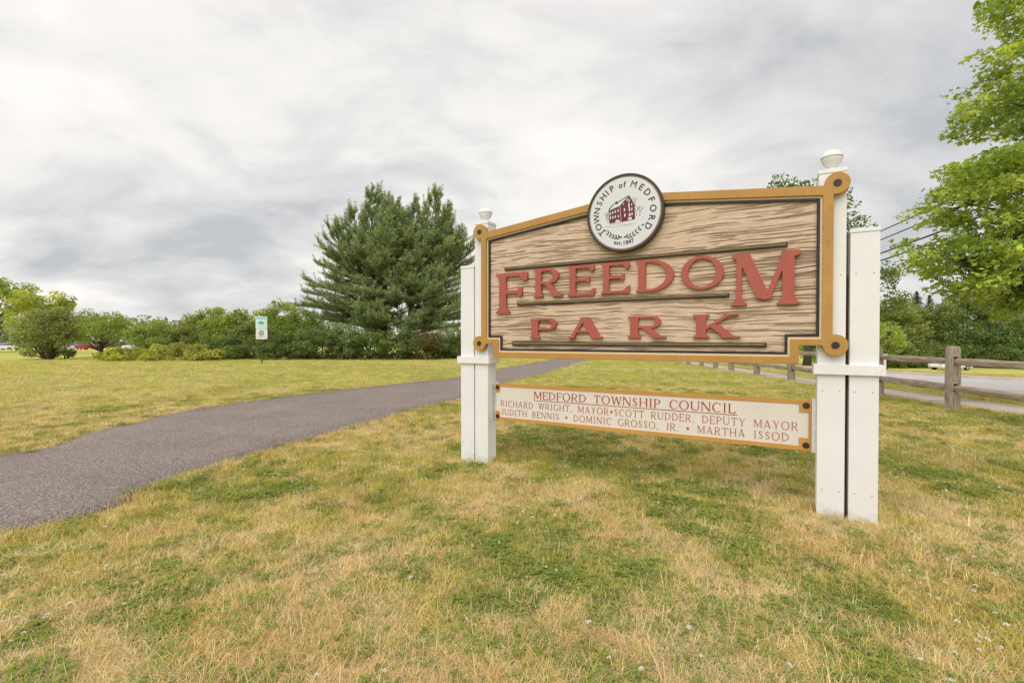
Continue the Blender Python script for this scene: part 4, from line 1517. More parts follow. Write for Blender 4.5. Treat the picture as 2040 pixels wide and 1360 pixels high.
def branch(p0, dirv, L, rad, dens=1.0, upturn=.25):
    pts = []
    p = Vector(p0); d = Vector(dirv).normalized()
    n = 7
    for k in range(n + 1):
        pts.append(p.copy())
        p = p + d * (L / n)
        d = (d + Vector((random.uniform(-.12, .12), random.uniform(-.12, .12), random.uniform(-.06, .06) + upturn * k / n * .45))).normalized()
    mb.tube(pts, [rad * (1 - .9 * k / n) + .006 for k in range(n + 1)], 5, cap=False)
    # side sprays
    m_ = max(5, int(L * 6.5 * dens))
    for q in range(m_):
        t = .22 + .78 * (q + random.random()) / m_
        f = t * n; k = min(int(f), n - 1)
        b0 = pts[k].lerp(pts[k + 1], f - k)
        fw = (pts[k + 1] - pts[k]).normalized()
        side = fw.cross(Vector((0, 0, 1)))
        if side.length < .1: side = Vector((random.uniform(-1, 1), random.uniform(-1, 1), 0))
        side = side.normalized() * random.choice((-1, 1))
        sd_ = (fw * .8 + side * random.uniform(.3, 1.0) + Vector((0, 0, random.uniform(.0, .45)))).normalized()
        sl = random.uniform(.3, .8) * (1.15 - .5 * t) * min(1.5, .5 + L * .25)
        e = b0 + sd_ * sl
        mb.tube([b0, e], [.012, .004], 3, cap=False)
        kk = max(2, int(sl / .11))
        for z in range(kk + 1):
            tufts.append(b0.lerp(e, (z + .3) / (kk + .3))); tdir.append(sd_)
    for z in range(3):
        b0 = pts[-1 - z]
        e = b0 + Vector((random.uniform(-.12, .12) + d.x * .2, random.uniform(-.12, .12) + d.y * .2, random.uniform(.35, .85)))
        mb.tube([b0, e], [.011, .004], 3, cap=False)
        for y_ in range(5):
            tufts.append(b0.lerp(e, (y_ + .5) / 5)); tdir.append((e - b0).normalized())
    for z in range(4):
        tufts.append(pts[-1].lerp(pts[-2], z * .3)); tdir.append((pts[-1] - pts[-2]).normalized())


leaders = [((0, 0, 3.2), (-1.1, .2, 12.4), .16), ((0, 0, 4.5), (.65, -.4, 11.7), .13), ((1.95, .3, 3.8), (2.2, .5, 11.6), .13), ((1.95, .3, 3.6), (3.9, .1, 12.2), .15), ((0, 0, 4.5), (-3.6, -.2, 9.6), .1), ((1.95, .3, 4.5), (6.0, .3, 9.2), .1), ((1, 0, 4.5), (1.2, -2.6, 8.4), .1), ((1.95, .3, 4.5), (5.0, -.3, 11.0), .11), ((0, 0, 5.0), (-2.4, .4, 10.9), .10), ((1.2, 0, 5), (1.3, -1.6, 10.5), .1), ((1.2, 0, 5), (1.1, 1.8, 10.8), .1)]
mb.tube([(0, 0, -.2), (.05, 0, 2), (0, 0, 5.5)], [.24, .2, .13], 10)
mb.tube([(1.95, .3, -.2), (1.9, .3, 2), (1.95, .3, 5.5)], [.2, .17, .11], 10)
for a0, b0, r0 in leaders:
    a0, b0 = Vector(a0), Vector(b0)
    mid = a0.lerp(b0, .45) + Vector(((b0.x - a0.x) * .25, 0, 0))
    mb.tube([a0, mid, b0], [r0, r0 * .6, .012], 6, cap=False)
    H = b0.z - a0.z
    z = a0.z + .22 * H
    while z < b0.z - .1:
        t = (z - a0.z) / H
        c0 = a0.lerp(mid, t / .45) if t < .45 else mid.lerp(b0, (t - .45) / .55)
        for q in range(3):
            az_ = random.uniform(0, 2 * PI)
            L = (1 - t) * 3.0 + .8
            L *= random.uniform(.35, 1.35)
            branch(c0, (math.cos(az_), math.sin(az_), .45 + .45 * t), L, .03 * (1 - t) + .012, 1.0, .6)
        z += random.uniform(.34, .54)
    for q in range(3):
        az_ = random.uniform(0, 2 * PI)
        branch(b0 - Vector((0, 0, .3)), (math.cos(az_) * .35, math.sin(az_) * .35, 1), random.uniform(.4, .8), .014)
# long low boughs
for (tx, zlo, zhi, nn, az0, az1) in ((0, 1.9, 7.6, 70, 85, 275), (1.95, 1.9, 8.2, 70, -95, 95), (1, 2.4, 6.5, 34, 205, 335)):
    for q in range(nn):
        z = zlo + (zhi - zlo) * q / nn + random.uniform(-.15, .15)
        t = (z - zlo) / (zhi - zlo)
        L = (6.2 - 1.5 * t) * random.uniform(.6, 1.06)
        a__ = R(random.uniform(az0, az1))
        if abs(math.sin(a__)) > .75: L *= .72
        branch((tx, .15, z), (math.cos(a__), math.sin(a__), .10 + .2 * t), L, .06, 1.05, .16)
for z, L, dg in ((2.5, 6.4, 183), (3.1, 6.0, 170), (3.6, 6.2, 192), (4.3, 6.0, 178), (4.9, 5.4, 188), (5.5, 5.2, 174), (6.3, 5.0, 184), (7.0, 4.6, 178), (2.9, 5.4, 160), (3.3, 5.6, 205)):
    branch((0, .1, z), (math.cos(R(dg)), math.sin(R(dg)), .08), L, .06, 1.1, .14)
for z, L, dg in ((2.6, 5.0, 4), (3.4, 4.8, -10), (4.2, 4.8, 8), (5.0, 4.4, -4), (5.9, 4.0, 6), (6.8, 3.8, 0)):
    branch((1.95, .3, z), (math.cos(R(dg)), math.sin(R(dg)), .12), L, .06, 1.1, .18)
mb.build('trunk', M['pinebark'], pine, smooth=True)
Tf = np.array([tuple(p) for p in tufts]); Td = np.array([tuple(p) for p in tdir])
per = 10
nT = len(Tf)
Pn = np.repeat(Tf, per, axis=0); Dn = np.repeat(Td, per, axis=0)
dd = Dn * .55 + rng.normal(size=Dn.shape) * .55
dd /= np.linalg.norm(dd, axis=1)[:, None]
L_ = rng.uniform(.12, .24, len(Pn))[:, None]
sd_ = np.cross(dd, rng.normal(size=dd.shape)); sd_ /= np.linalg.norm(sd_, axis=1)[:, None]
hw = .011
Vp = np.stack([Pn - sd_ * hw, Pn + dd * L_ * .5 - sd_ * hw * 1.3, Pn + dd * L_, Pn + dd * L_ * .5 + sd_ * hw * 1.3], 1)
kt = rng.random((nT, 1)) ** 1.5
tn_ = np.array(srgb(124, 144, 98))[None] * (1 - kt) + np.array(srgb(184, 196, 122))[None] * kt
tn_ = np.repeat(tn_, per, axis=0) * rng.uniform(.8, 1.2, (len(Pn), 1))
fast_mesh('crown', Vp.reshape(-1, 3), np.arange(len(Pn) * 4).reshape(-1, 4), M['needle'], {'tint': ('POINT', np.repeat(np.concatenate([tn_, np.ones((len(Pn), 1))], 1), 4, axis=0))}, parent=pine)
print('pine tufts', nT)

# --- right side: tree behind the sign, woods across the road
tx, ty = 20.2, 32.0
tree('broadleaf_tree', 'mid green tree across the road, its top showing above the sign by the right post', 'tree', tx, ty,
     [(-.4, 0, 10.2, 2.6, 2.6, 2.6, 1), (1.4, 0, 10.9, 1.5, 1.6, 1.5, .5), (-1.8, 0, 11.9, 1.1, 1.2, .9, .3), (2.4, 0, 9.0, 1.5, 2, 1.2, .4), (0, 0, 7.4, 3.2, 2.8, 1.8, .7), (4.1, 0, 6.0, 2.0, 2.0, 1.0, .45), (4.6, 0, 4.3, 1.6, 1.8, 1.1, .3)],
     260, 62, .52, .17, srgb(96, 122, 60), srgb(136, 156, 80), .24, lean=(.6, 0), cap=70)
x, y = at(1768, 40)
tree('broadleaf_tree', 'bright green young tree just right of the outer white post', 'tree', x, y, [(0, 0, 2.8, 1.3, 1.3, 1.7, 1)], 50, 60, .45, .17, G_LITE, G_MID, .07)
WK = 1.6
woods = [(1770, 66, 592, 52, srgb(116, 124, 72), srgb(146, 152, 82)), (1812, 69, 612, 40, srgb(110, 118, 66), srgb(140, 144, 78)), (1862, 68, 600, 44, srgb(104, 118, 64), srgb(128, 140, 74)),
         (1915, 69, 585, 50, srgb(92, 112, 60), srgb(124, 142, 76)), (1968, 66, 560, 54, srgb(88, 110, 58), srgb(120, 140, 70)), (2025, 66, 540, 56, srgb(86, 108, 56), srgb(118, 140, 66)), (2085, 64, 540, 56, srgb(86, 108, 56), srgb(118, 140, 66)),
         (1700, 68, 610, 50, srgb(100, 116, 62), srgb(130, 146, 76)), (1640, 68, 600, 50, srgb(100, 116, 62), srgb(130, 146, 76))]
wlab = ['olive toned tree at the wood edge right of the outer white post', 'lower olive tree at the wood edge, left of the pointed conifers', 'green tree at the wood edge in front of the pointed conifers', 'dense tree at the wood edge behind the nearest fence post', 'tall dense tree at the wood edge beyond the maple',
        'tall wood edge tree behind the maple at the right border', 'wood edge tree just past the right border', 'wood edge tree hidden behind the white posts', 'wood edge tree behind the right part of the sign']
for (px, Yd, top, hw_, c, hu), lab in zip(woods, wlab):
    x, y = at(px, Yd); g = gzf(x, y); h_ = zt(top, Yd) - g; r_ = hw_ / 930 * Yd * 1.15
    tree('wood_tree', lab, 'tree', x, y, [(0, 0, h_ * .5, r_, r_ * .9, h_ * .38, 1), (r_ * .2, 0, h_ * .8, r_ * .6, r_ * .6, h_ * .19, .45), (0, -r_ * .4, h_ * .22, r_ * 1.05, r_ * .7, h_ * .2, .5)], 190, 62, .85, .27, tuple(v * WK for v in c), tuple(v * WK for v in hu), .2, cap=20, lean=(.2, 0))
# understory shrubs at the wood edge
for k, (px, Yd) in enumerate(((1745, 62), (1785, 62), (1825, 63), (1868, 64), (1912, 65), (1955, 64), (2000, 62), (2045, 61))):
    x, y = at(px, Yd); h_ = 3.1 + .5 * math.sin(k * 2.3)
    tree('wood_edge_shrub', ['shrub at the wood foot hidden by the white posts', 'shrub at the wood foot beside the outer white post', 'shrub at the wood foot left of the far parked car', 'shrub at the wood foot behind the far parked car',
                             'shrub at the wood foot behind the nearest fence post', 'shrub at the wood foot right of the nearest fence post', 'shrub at the wood foot near the right border', 'shrub at the wood foot cut by the right border'][k], 'shrub', x, y,
         [(0, 0, h_ * .45, 1.9, 1.4, h_ * .48, 1)], 70, 60, .6, .2, srgb(118, 140, 80), G_MID, .06, group='shrubs along the wood edge', stems=6)


def spruce(px, Yd, top, hw_, lab):
    x, y = at(px, Yd); g = gzf(x, y); H = zt(top, Yd) - g; r_ = hw_ / 930 * Yd
    root = empty('conifer_tree', (x, y, g), 0, lab, 'tree')
    MB().tube([(0, 0, -.2), (0, 0, H * .5), (0, 0, H)], [.18, .1, .02], 6).build('trunk', M['pinebark'], root)
    P = []
    z = H * .3
    while z < H - .1:
        rr = (1 - z / H) * r_ * 2.0 + .1
        for q in range(9):
            a__ = random.uniform(0, 2 * PI); L = rr * random.uniform(.7, 1.1)
            for s__ in np.linspace(.15, 1, max(3, int(L / .12))):
                for _ in range(4):
                    P.append((math.cos(a__) * L * s__ + random.gauss(0, .06), math.sin(a__) * L * s__ + random.gauss(0, .06), z - .22 * L * s__ + random.gauss(0, .07)))
        z += .34
    P = np.array(P)
    ti = np.array(srgb(70, 84, 66))[None] * rng.uniform(.75, 1.25, (len(P), 1))
    leaves('crown', P, .22, ti, M['needle'], 'oval', .2, root)


spruce(1825, 88, 578, 26, 'taller dark pointed conifer above the wood edge trees')
spruce(1851, 90, 586, 19, 'shorter narrow conifer right of the taller pointed one')

# --- the maple at the right edge: limbs carrying sprays of palmate leaves
mxx, myy = 12.05, 9.6
mb_blobs = [(-.2, -.2, 9.9, 1.9, 1.8, 1.2, .9), (-.9, -.1, 8.5, 1.35, 1.5, .7, .9), (-1.1, 0, 7.15, 1.45, 1.6, .62, 1.0), (-1.6, -.2, 6.1, 1.35, 1.3, .5, .9), (-.3, -.3, 6.2, 1.6, 1.5, .8, .7),
            (-2.1, -.1, 4.72, 1.2, 1.2, .42, .7), (-2.6, .1, 4.2, 1.1, 1.1, .34, .25), (-.7, 0, 5.2, 1.5, 1.5, .6, .8), (-1.6, 0, 4.2, 1.7, 1.5, .8, 1.1), (-1.7, .1, 3.5, 1.6, 1.4, .5, .8), (-2.65, .1, 3.05, 1.25, 1.1, .38, .75),
            (-1.9, -.2, 2.5, 1.5, 1.2, .40, .95), (-.8, -.3, 3.1, 1.5, 1.4, .8, .8), (-1.1, -.4, 2.1, 1.3, 1.1, .45, .9), (.9, .2, 6, 2.4, 2.6, 3.8, 1.3), (-.05, -.4, 1.55, .7, .8, .4, .35), (1.2, -.4, 2.6, 1.4, 1.6, .8, .4), (.2, -.2, 11.4, 1.8, 1.8, 1.0, .5)]
root = empty('maple_tree', (mxx, myy, 0), 0, 'bright green maple with spiky leaves reaching in from the right edge beside the road', 'tree')
Cc, ci, P = clump_points(mb_blobs, 860, 48, .30, .5, .4)
ti = tint_of(ci, 860, srgb(158, 184, 76), .22, .22, srgb(214, 224, 104))
leaves('crown', P, .135, ti, M['leaf'], 'maple', .55, root, droop=.25)
mb = MB()
trk = [Vector((.9, .1, -.2)), Vector((.85, .1, 1.6)), Vector((.6, .05, 3.5)), Vector((.4, 0, 6)), Vector((.2, 0, 8.6)), Vector((.1, -.1, 11.2))]
mb.tube(trk, [.22, .18, .15, .11, .07, .02], 10)
bls = []
for b_ in mb_blobs:
    c = Vector(b_[:3])
    hz = max(1.7, min(9.5, c.z - 1.0))
    k = 0
    while k < 4 and trk[k + 1].z < hz: k += 1
    s0 = trk[k].lerp(trk[k + 1], max(0, (hz - trk[k].z) / (trk[k + 1].z - trk[k].z)))
    mb.tube([s0, s0.lerp(c, .5) + Vector((0, 0, .15)), c], [.06, .038, .016], 6, cap=False)
    bls.append(c)
for q in range(420):
    p = Vector(Cc[q])
    c = min(bls, key=lambda v: (v - p).length)
    mb.tube([c.lerp(p, .05), c.lerp(p, .55) + Vector((0, 0, .06)), p], [.013, .009, .004], 4, cap=False)
mb.build('trunk', M['bark'], root, smooth=True)

# --- distant woods closing the horizon
n = 9000
side = rng.random(n)
ax_ = np.where(side < .75, rng.uniform(-260, 70, n), rng.uniform(70, 260, n))
ay_ = 150 + rng.uniform(0, 40, n) - np.abs(ax_) * .12
hh = 6.0 + 3.5 * fbm(ax_ * .06, ay_ * 0 + 3, 3, 2) + 1.5 * vn(ax_ * .3, ay_ * 0, 1)
ci = np.repeat(np.arange(n), 14)
Pz = rng.uniform(-1.5, 1, n) * hh
P = np.stack([ax_, ay_, np.maximum(-.5, Pz)], 1)[ci] + rng.normal(size=(len(ci), 3)) * np.array([1.1, 1.1, .7])
P[:, 2] = np.minimum(P[:, 2], hh[ci]) + gz(P[:, 0], P[:, 1]) * 0 - 1.0
ti = tint_of(ci, n, srgb(118, 132, 92), .2, .12, srgb(142, 154, 110))
wd_ = leaves('distant_woods', P, .95, ti, M['leaf'], 'oval', .3)
tag(wd_, 'low line of distant woods along the horizon', 'woods', kind='stuff')

# ------------------------------------------------------------------ information sign
ix, iy = at(521, 26.6)
info = empty('information_sign', (ix, iy, 0), 0, 'small two panel park notice, aqua over white, on a thin post before the hedge', 'sign')
MB().box(-.03, .004, -.15, .03, .05, 2.68).build('post', M['gpost'], info, bevel=.004)


def rrect(x0, z0, x1, z1, r):
    pts = []
    for cx_, cz_, a0 in ((x1 - r, z0 + r, -90), (x1 - r, z1 - r, 0), (x0 + r, z1 - r, 90), (x0 + r, z0 + r, 180)):
        for q in range(5):
            a__ = R(a0 + q * 22.5); pts.append((cx_ + r * math.cos(a__), cz_ + r * math.sin(a__)))
    return pts


t1 = extrude_shape('notice_panel', [rrect(-.33, 1.98, .33, 2.70, .05)], -.010, .014, M['mint'], info)
extrude_shape('panel_band', [rrect(-.30, 2.55, .30, 2.66, .02)], -.012, .003, M['mint2'], t1)
extrude_shape('tree_mark', field_loops(lambda X_, Y_: U(np.maximum(s_ell(X_, Y_, 0, 2.28, .17, .15), 2.28 - Y_), s_box(X_, Y_, -.02, 2.22, .02, 2.30)), -.2, 2.2, .2, 2.46, .012), -.012, .003, M['green'], t1)
extrude_shape('small_text', [rrect(-.12 + k * .09, 2.14, -.06 + k * .09, 2.17, .01) for k in range(3)], -.012, .003, M['mint2'], t1)
t2 = extrude_shape('notice_panel', [rrect(-.32, 1.42, .34, 1.965, .05)], -.010, .014, M['pinkwhite'], info)
t2['label'] = 'white lower panel with a round green emblem'
extrude_shape('round_mark', field_loops(lambda X_, Y_: U(SUB(s_ell(X_, Y_, 0, 1.745, .155, .155), s_ell(X_, Y_, 0, 1.72, .11, .10)), np.maximum(s_ell(X_, Y_, 0, 1.69, .085, .075), 1.69 - Y_), s_box(X_, Y_, -.018, 1.60, .018, 1.71)), -.2, 1.55, .2, 1.95, .01), -.012, .003, M['teal'], t2)
extrude_shape('small_text', [rrect(-.27 + k * .06, 1.53, -.232 + k * .06, 1.565, .008) for k in range(9)], -.012, .003, M['sgrey'], t2)
for z in (2.62, 2.04, 1.90, 1.48):
    MB().tube([(0, -.016, z), (0, -.008, z)], .012, 8).build('bolt', M['steel'], info)

# ------------------------------------------------------------------ cars


def car(x, y, rz, paint_, label, suv=False):
    root = empty('parked_car', (x, y, gzf(x, y)), rz, label, 'car', 'cars in the far parking lot' if y < 100 and x < 0 else None)
    W = .88
    hr = 1.62 if suv else 1.42
    body = [(-2.2, .35), (-2.25, .62), (-2.15, .92), (-1.5, .98), (1.0, .98), (1.95, .86), (2.2, .62), (2.2, .35)]
    gh = [(-1.85 if suv else -1.55, .97), (-1.5 if suv else -1.0, hr), (.25, hr), (.95, .97)]

    def prism(prof, w0, w1, z0, z1):
        v, f = [], []
        n_ = len(prof)
        for s__ in (-1, 1):
            for px_, pz in prof:
                k = (pz - z0) / (z1 - z0)
                v.append((px_, s__ * (w0 + (w1 - w0) * k), pz))
        f.append(tuple(range(n_))); f.append(tuple(range(2 * n_ - 1, n_ - 1, -1)))
        for k in range(n_):
            f.append((k, n_ + k, n_ + (k + 1) % n_, (k + 1) % n_))
        return v, f
    v, f = prism(body, W, W * .97, .35, .98)
    b_ = MB().add(v, f).build('body', paint_, root, bevel=.05)
    v, f = prism(gh, W * .93, W * .72, .97, hr)
    MB().add(v, f).build('window_band', M['glass'], root, bevel=.02)
    MB().add(*prism([(gh[1][0] - .06, hr - .03), (gh[1][0] + .03, hr + .03), (.2, hr + .03), (.3, hr - .03)], W * .73, W * .70, hr - .03, hr + .03)).build('roof', paint_, root, bevel=.01)
    for px_ in (-1.35, 1.35):
        for s__ in (-1, 1):
            wv_ = MB().tube([(px_, s__ * W * .78, .33), (px_, s__ * W * 1.02, .33)], .33, 18).build('wheel', M['tyre'], root)
            MB().tube([(px_, s__ * W * 1.0, .33), (px_, s__ * W * 1.035, .33)], .20, 12).build('rim', M['rim'], wv_)
    for s__ in (-1, 1):
        MB().box(2.05, s__ * .68 - .16, .64, 2.215, s__ * .68 + .16, .78).build('headlight', M['lamp_w'], root)
        MB().box(-2.26, s__ * .7 - .14, .66, -2.14, s__ * .7 + .14, .86).build('tail_light', M['lamp_r'], root)
    return root


car(*at(12, 95), R(4), M['carwhite'], 'white car in the far lot at the left edge of the photo')
car(*at(150, 93), R(184), M['carsilver'], 'silver white car just left of the red car in the far lot', True)
car(*at(181, 90), R(10), M['carred'], 'bright red car seen between the two left trees')
car(*at(272, 92), R(2), M['carwhite'], 'white car half hidden behind the weeds')
car(54.5, 58.0, R(-172), M['carwhite'], 'white car standing on the grass across the road, behind the near fence post')

# ------------------------------------------------------------------ power lines, small street things


def pole(x, y, h_, lab):
    g = gzf(x, y)
    r = empty('utility_pole', (x, y, g), 0, lab, 'pole')
    MB().tube([(0, 0, -.5), (0, 0, h_)], [.16, .11], 10).build('shaft', M['pole'], r, smooth=True)
    MB().box(-1.1, -.05, h_ - .9, 1.1, .05, h_ - .78).build('crossarm', M['pole'], r)


DX = .258
w0 = Vector((25.6, 32.0))
pole(w0.x + DX * 30 - .2, 62, 9.4, 'wooden utility pole hidden behind the sign')
pole(w0.x - DX * 24 - .2, 8.0, 9.4, 'wooden utility pole outside the right edge')
for k, (z, dx) in enumerate(((8.9, -.15), (8.38, .05), (7.42, .0), (6.94, .1))):
    P0 = Vector((w0.x - DX * 24 + dx, 8, z)); P1 = Vector((w0.x + DX * 30 + dx, 62, z))
    pts = []
    for q in range(33):
        t = q / 32
        p = P0.lerp(P1, t); p.z -= .5 * math.sin(PI * t) * (1 - 0) - .5 * math.sin(PI * 24 / 54)
        pts.append(p)
    o = MB().tube(pts, .036 if k in (0, 1) else .05, 6).build('power_line', M['wire'])
    tag(o, ['topmost black wire between the right post and the maple', 'second black wire from the top right of the sign', 'thick third wire from the top right of the sign', 'lowest black wire right of the sign'][k], 'wire', 'overhead wires across the road')

# storm drain in the near kerb of the far side, small white marker post
dr = empty('storm_drain', (18.52, 24.0, gzf(18.5, 24) ), 0, 'rusty storm drain inlet in the far kerb right of the white posts', 'drain')
MB().box(-.25, -.55, -.05, -.02, .55, .075).build('inlet_frame', M['iron'], dr, bevel=.01)
for k in range(5):
    MB().box(-.26, -.42 + k * .19, -.03, -.245, -.30 + k * .19, .05).build('grate_slot', M['tyre'], dr)
mk = empty('marker_post', (24.6, 30.8, gzf(24.6, 30.8)), 0, 'short white marker post beside the outer white sign post across the road', 'post')
MB().box(-.06, -.06, -.1, .06, .06, .95).build('post', M['white'], mk)
MB().box(-.13, -.08, .80, .13, -.061, 1.15).build('plate', M['white_metal'], mk)

# ------------------------------------------------------------------ grass


def tuft_mesh(name, n, rad, hmin, hmax, lay, wd, straw_frac, seed):
    rs = np.random.default_rng(seed)
    V_, F_, C2 = [], [], []
    for k in range(n):
        a__ = rs.uniform(0, 2 * PI); r_ = rad * math.sqrt(rs.random())
        bx, by = r_ * math.cos(a__), r_ * math.sin(a__)
        d = rs.uniform(0, 2 * PI); L = rs.uniform(hmin, hmax)
        ln = min(1.45, max(.05, rs.normal(lay, .28)))       # lean from vertical, radians
        wv_ = wd * rs.uniform(.6, 1.3)
        sx_, sy_ = -math.sin(d) * wv_, math.cos(d) * wv_
        p = np.array([bx, by, -.005]); el = PI / 2 - ln * .55
        pts = [p.copy()]
        for s__ in range(3):
            p = p + np.array([math.cos(d) * math.cos(el), math.sin(d) * math.cos(el), math.sin(el)]) * L / 3
            p[2] = max(p[2], .004)
            el -= ln * .38
            pts.append(p.copy())
        b0 = len(V_)
        for s__, wk in enumerate((1, .9, .6)):
            q = pts[s__]
            V_ += [(q[0] - sx_ * wk, q[1] - sy_ * wk, q[2]), (q[0] + sx_ * wk, q[1] + sy_ * wk, q[2])]
        V_.append(tuple(pts[3]))
        F_ += [(b0, b0 + 1, b0 + 3, b0 + 2), (b0 + 2, b0 + 3, b0 + 5, b0 + 4), (b0 + 4, b0 + 5, b0 + 6, b0 + 6)]
        v = rs.uniform(.6, 1.35)
        cc = np.array([v, v, v])
        if rs.random() < straw_frac: cc = np.array([1.5, 1.28, 1.45]) * rs.uniform(.85, 1.15)
        for s__ in range(7): C2.append((*cc, 1))
    me = bpy.data.meshes.new(name)
    me.from_pydata(V_, [], [f if f[2] != f[3] else f[:3] for f in F_])
    a_ = me.attributes.new('blade', 'FLOAT_COLOR', 'POINT')
    a_.data.foreach_set('color', np.array(C2, dtype=np.float32).ravel())
    me.materials.append(M['grass'])
    return bpy.data.objects.new(name, me)


def clover_mesh(name, n, rad, seed):
    rs = np.random.default_rng(seed)
    V_, F_, C2 = [], [], []
    for k in range(n):
        a__ = rs.uniform(0, 2 * PI); r_ = rad * math.sqrt(rs.random())
        cx_, cy_, cz_ = r_ * math.cos(a__), r_ * math.sin(a__), rs.uniform(.02, .05)
        a0 = rs.uniform(0, 2 * PI); v = rs.uniform(.7, 1.25)
        for q in range(3):
            a1 = a0 + q * 2 * PI / 3
            L = rs.uniform(.010, .016)
            b0 = len(V_)
            for (u_, w__, z) in ((0, 0, 0), (.6, -.55, .15), (1.15, -.3, .1), (1.15, .3, .1), (.6, .55, .15)):
                V_.append((cx_ + L * (u_ * math.cos(a1) - w__ * math.sin(a1)), cy_ + L * (u_ * math.sin(a1) + w__ * math.cos(a1)), cz_ + z * L + rs.uniform(-.001, .001)))
                C2.append((v * .92, v * 1.0, v * .92, 1))
            F_.append((b0, b0 + 1, b0 + 2, b0 + 3, b0 + 4))
    me = bpy.data.meshes.new(name)
    me.from_pydata(V_, [], F_)
    a_ = me.attributes.new('blade', 'FLOAT_COLOR', 'POINT')
    a_.data.foreach_set('color', np.array(C2, dtype=np.float32).ravel())
    me.materials.append(M['grass'])
    return bpy.data.objects.new(name, me)


def flower_mesh(name, seed, dry=False):
    rs = np.random.default_rng(seed)
    mb2 = MB()
    mb2.tube([(0, 0, 0), (.002, .001, .05), (.004, .0, .078)], .0012, 4)
    ns = len(mb2.v)
    c = np.array([.004, 0, .085])
    for k in range(26):
        d = rs.normal(size=3); d /= np.linalg.norm(d); d[2] = abs(d[2]) * 1.0 - .25
        t = np.cross(d, rs.normal(size=3)); t /= np.linalg.norm(t)
        p0 = c + d * .003; p1 = c + d * .011
        mb2.add([tuple(p0 - t * .0012), tuple(p0 + t * .0012), tuple(p1 + t * .002), tuple(p1 - t * .002)], [(0, 1, 2, 3)])
    me = bpy.data.meshes.new(name)
    me.from_pydata(mb2.v, [], mb2.f)
    a_ = me.attributes.new('blade', 'FLOAT_COLOR', 'POINT')
    w_ = (.75, .70, .60, 1) if not dry else (.55, .36, .22, 1)
    cc = [(.25, .32, .10, 1)] * ns + [w_] * (len(mb2.v) - ns)
    a_.data.foreach_set('color', np.array(cc, dtype=np.float32).ravel())
    me.materials.append(M['flower'])
    return bpy.data.objects.new(name, me)


def scatter(name, objs, P, idx, rot, scl, tint, label, cat):
    cl = bpy.data.collections.new(name + '_kinds')
    for k, o in enumerate(objs):
        o.name = '%s_%02d' % (name, k)
        cl.objects.link(o)
    me = bpy.data.meshes.new(name)
    me.vertices.add(len(P))
    me.vertices.foreach_set('co', P.astype(np.float32).ravel())
    for an, tp, dat, key in (('rot', 'FLOAT_VECTOR', rot, 'vector'), ('scl', 'FLOAT_VECTOR', scl, 'vector'), ('tint', 'FLOAT_COLOR', tint, 'color')):
        a_ = me.attributes.new(an, tp, 'POINT')
        a_.data.foreach_set(key, dat.astype(np.float32).ravel())
    a_ = me.attributes.new('kind_index', 'INT', 'POINT')
    a_.data.foreach_set('value', idx.astype(np.int32))
    o = bpy.data.objects.new(name, me)
    link(o)
    tag(o, label, cat, kind='stuff')
    ng = bpy.data.node_groups.new(name, 'GeometryNodeTree')
    ng.interface.new_socket('Geometry', in_out='INPUT', socket_type='NodeSocketGeometry')
    ng.interface.new_socket('Geometry', in_out='OUTPUT', socket_type='NodeSocketGeometry')
    N_ = ng.nodes; L_2 = ng.links
    gi = N_.new('NodeGroupInput'); go = N_.new('NodeGroupOutput')
    mp = N_.new('GeometryNodeMeshToPoints')
    ci_ = N_.new('GeometryNodeCollectionInfo')
    ci_.inputs['Collection'].default_value = cl
    ci_.inputs['Separate Children'].default_value = True
    ci_.inputs['Reset Children'].default_value = True
    ip = N_.new('GeometryNodeInstanceOnPoints')
    ip.inputs['Pick Instance'].default_value = True

    def attr(nm, tp):
        q = N_.new('GeometryNodeInputNamedAttribute'); q.data_type = tp; q.inputs['Name'].default_value = nm
        return q.outputs['Attribute']
    L_2.new(gi.outputs[0], mp.inputs[0])
    L_2.new(mp.outputs[0], ip.inputs['Points'])
    L_2.new(ci_.outputs[0], ip.inputs['Instance'])
    L_2.new(attr('kind_index', 'INT'), ip.inputs['Instance Index'])
    L_2.new(attr('rot', 'FLOAT_VECTOR'), ip.inputs['Rotation'])
    L_2.new(attr('scl', 'FLOAT_VECTOR'), ip.inputs['Scale'])
    L_2.new(ip.outputs[0], go.inputs[0])
    md = o.modifiers.new('scatter', 'NODES')
    md.node_group = ng
    return o


def ring_sample(n, r0, r1, pw, half=60):
    """points in a wide wedge, density falling with distance"""
    u = rng.random(n)
    e = 2 - pw
    r = (r0 ** e + u * (r1 ** e - r0 ** e)) ** (1 / e)
    a__ = R(half) * rng.uniform(-1, 1, n)
    return r * np.sin(a__), r * np.cos(a__), r


xa, ya, ra = ring_sample(118000, 1.2, 44, 1.45)
fs, fy2 = [], []
for a0, b0 in ((-.32, .09), (3.14, 3.57)):
    t_ = rng.uniform(0, 1, 110)
    fs += list(a0 + (b0 - a0) * t_); fy2 += list(np.where(rng.random(110) < .28, rng.uniform(-.03, .025, 110), rng.uniform(.25, .32, 110)))
    fs += list(np.where(rng.random(40) < .5, a0 - rng.uniform(.01, .06, 40), b0 + rng.uniform(.01, .06, 40))); fy2 += list(rng.uniform(-.02, .28, 40))
fs, fy2 = np.array(fs), np.array(fy2)
xe = -.353 + fs * math.cos(TH) + fy2 * math.sin(TH); ye = 5.21 - fs * math.sin(TH) + fy2 * math.cos(TH)
xa = np.concatenate([xa, xe]); ya = np.concatenate([ya, ye]); ra = np.hypot(xa, ya)
bad = in_poly(xa, ya, path_poly) | in_poly(xa, ya, walk_poly) | in_poly(xa, ya, road_poly)
d_e = np.minimum(dist_line(xa, ya, PN), dist_line(xa, ya, PF))
ok = ~bad | ((d_e < .05) & (rng.random(len(xa)) < .35) & ~in_poly(xa, ya, road_poly))
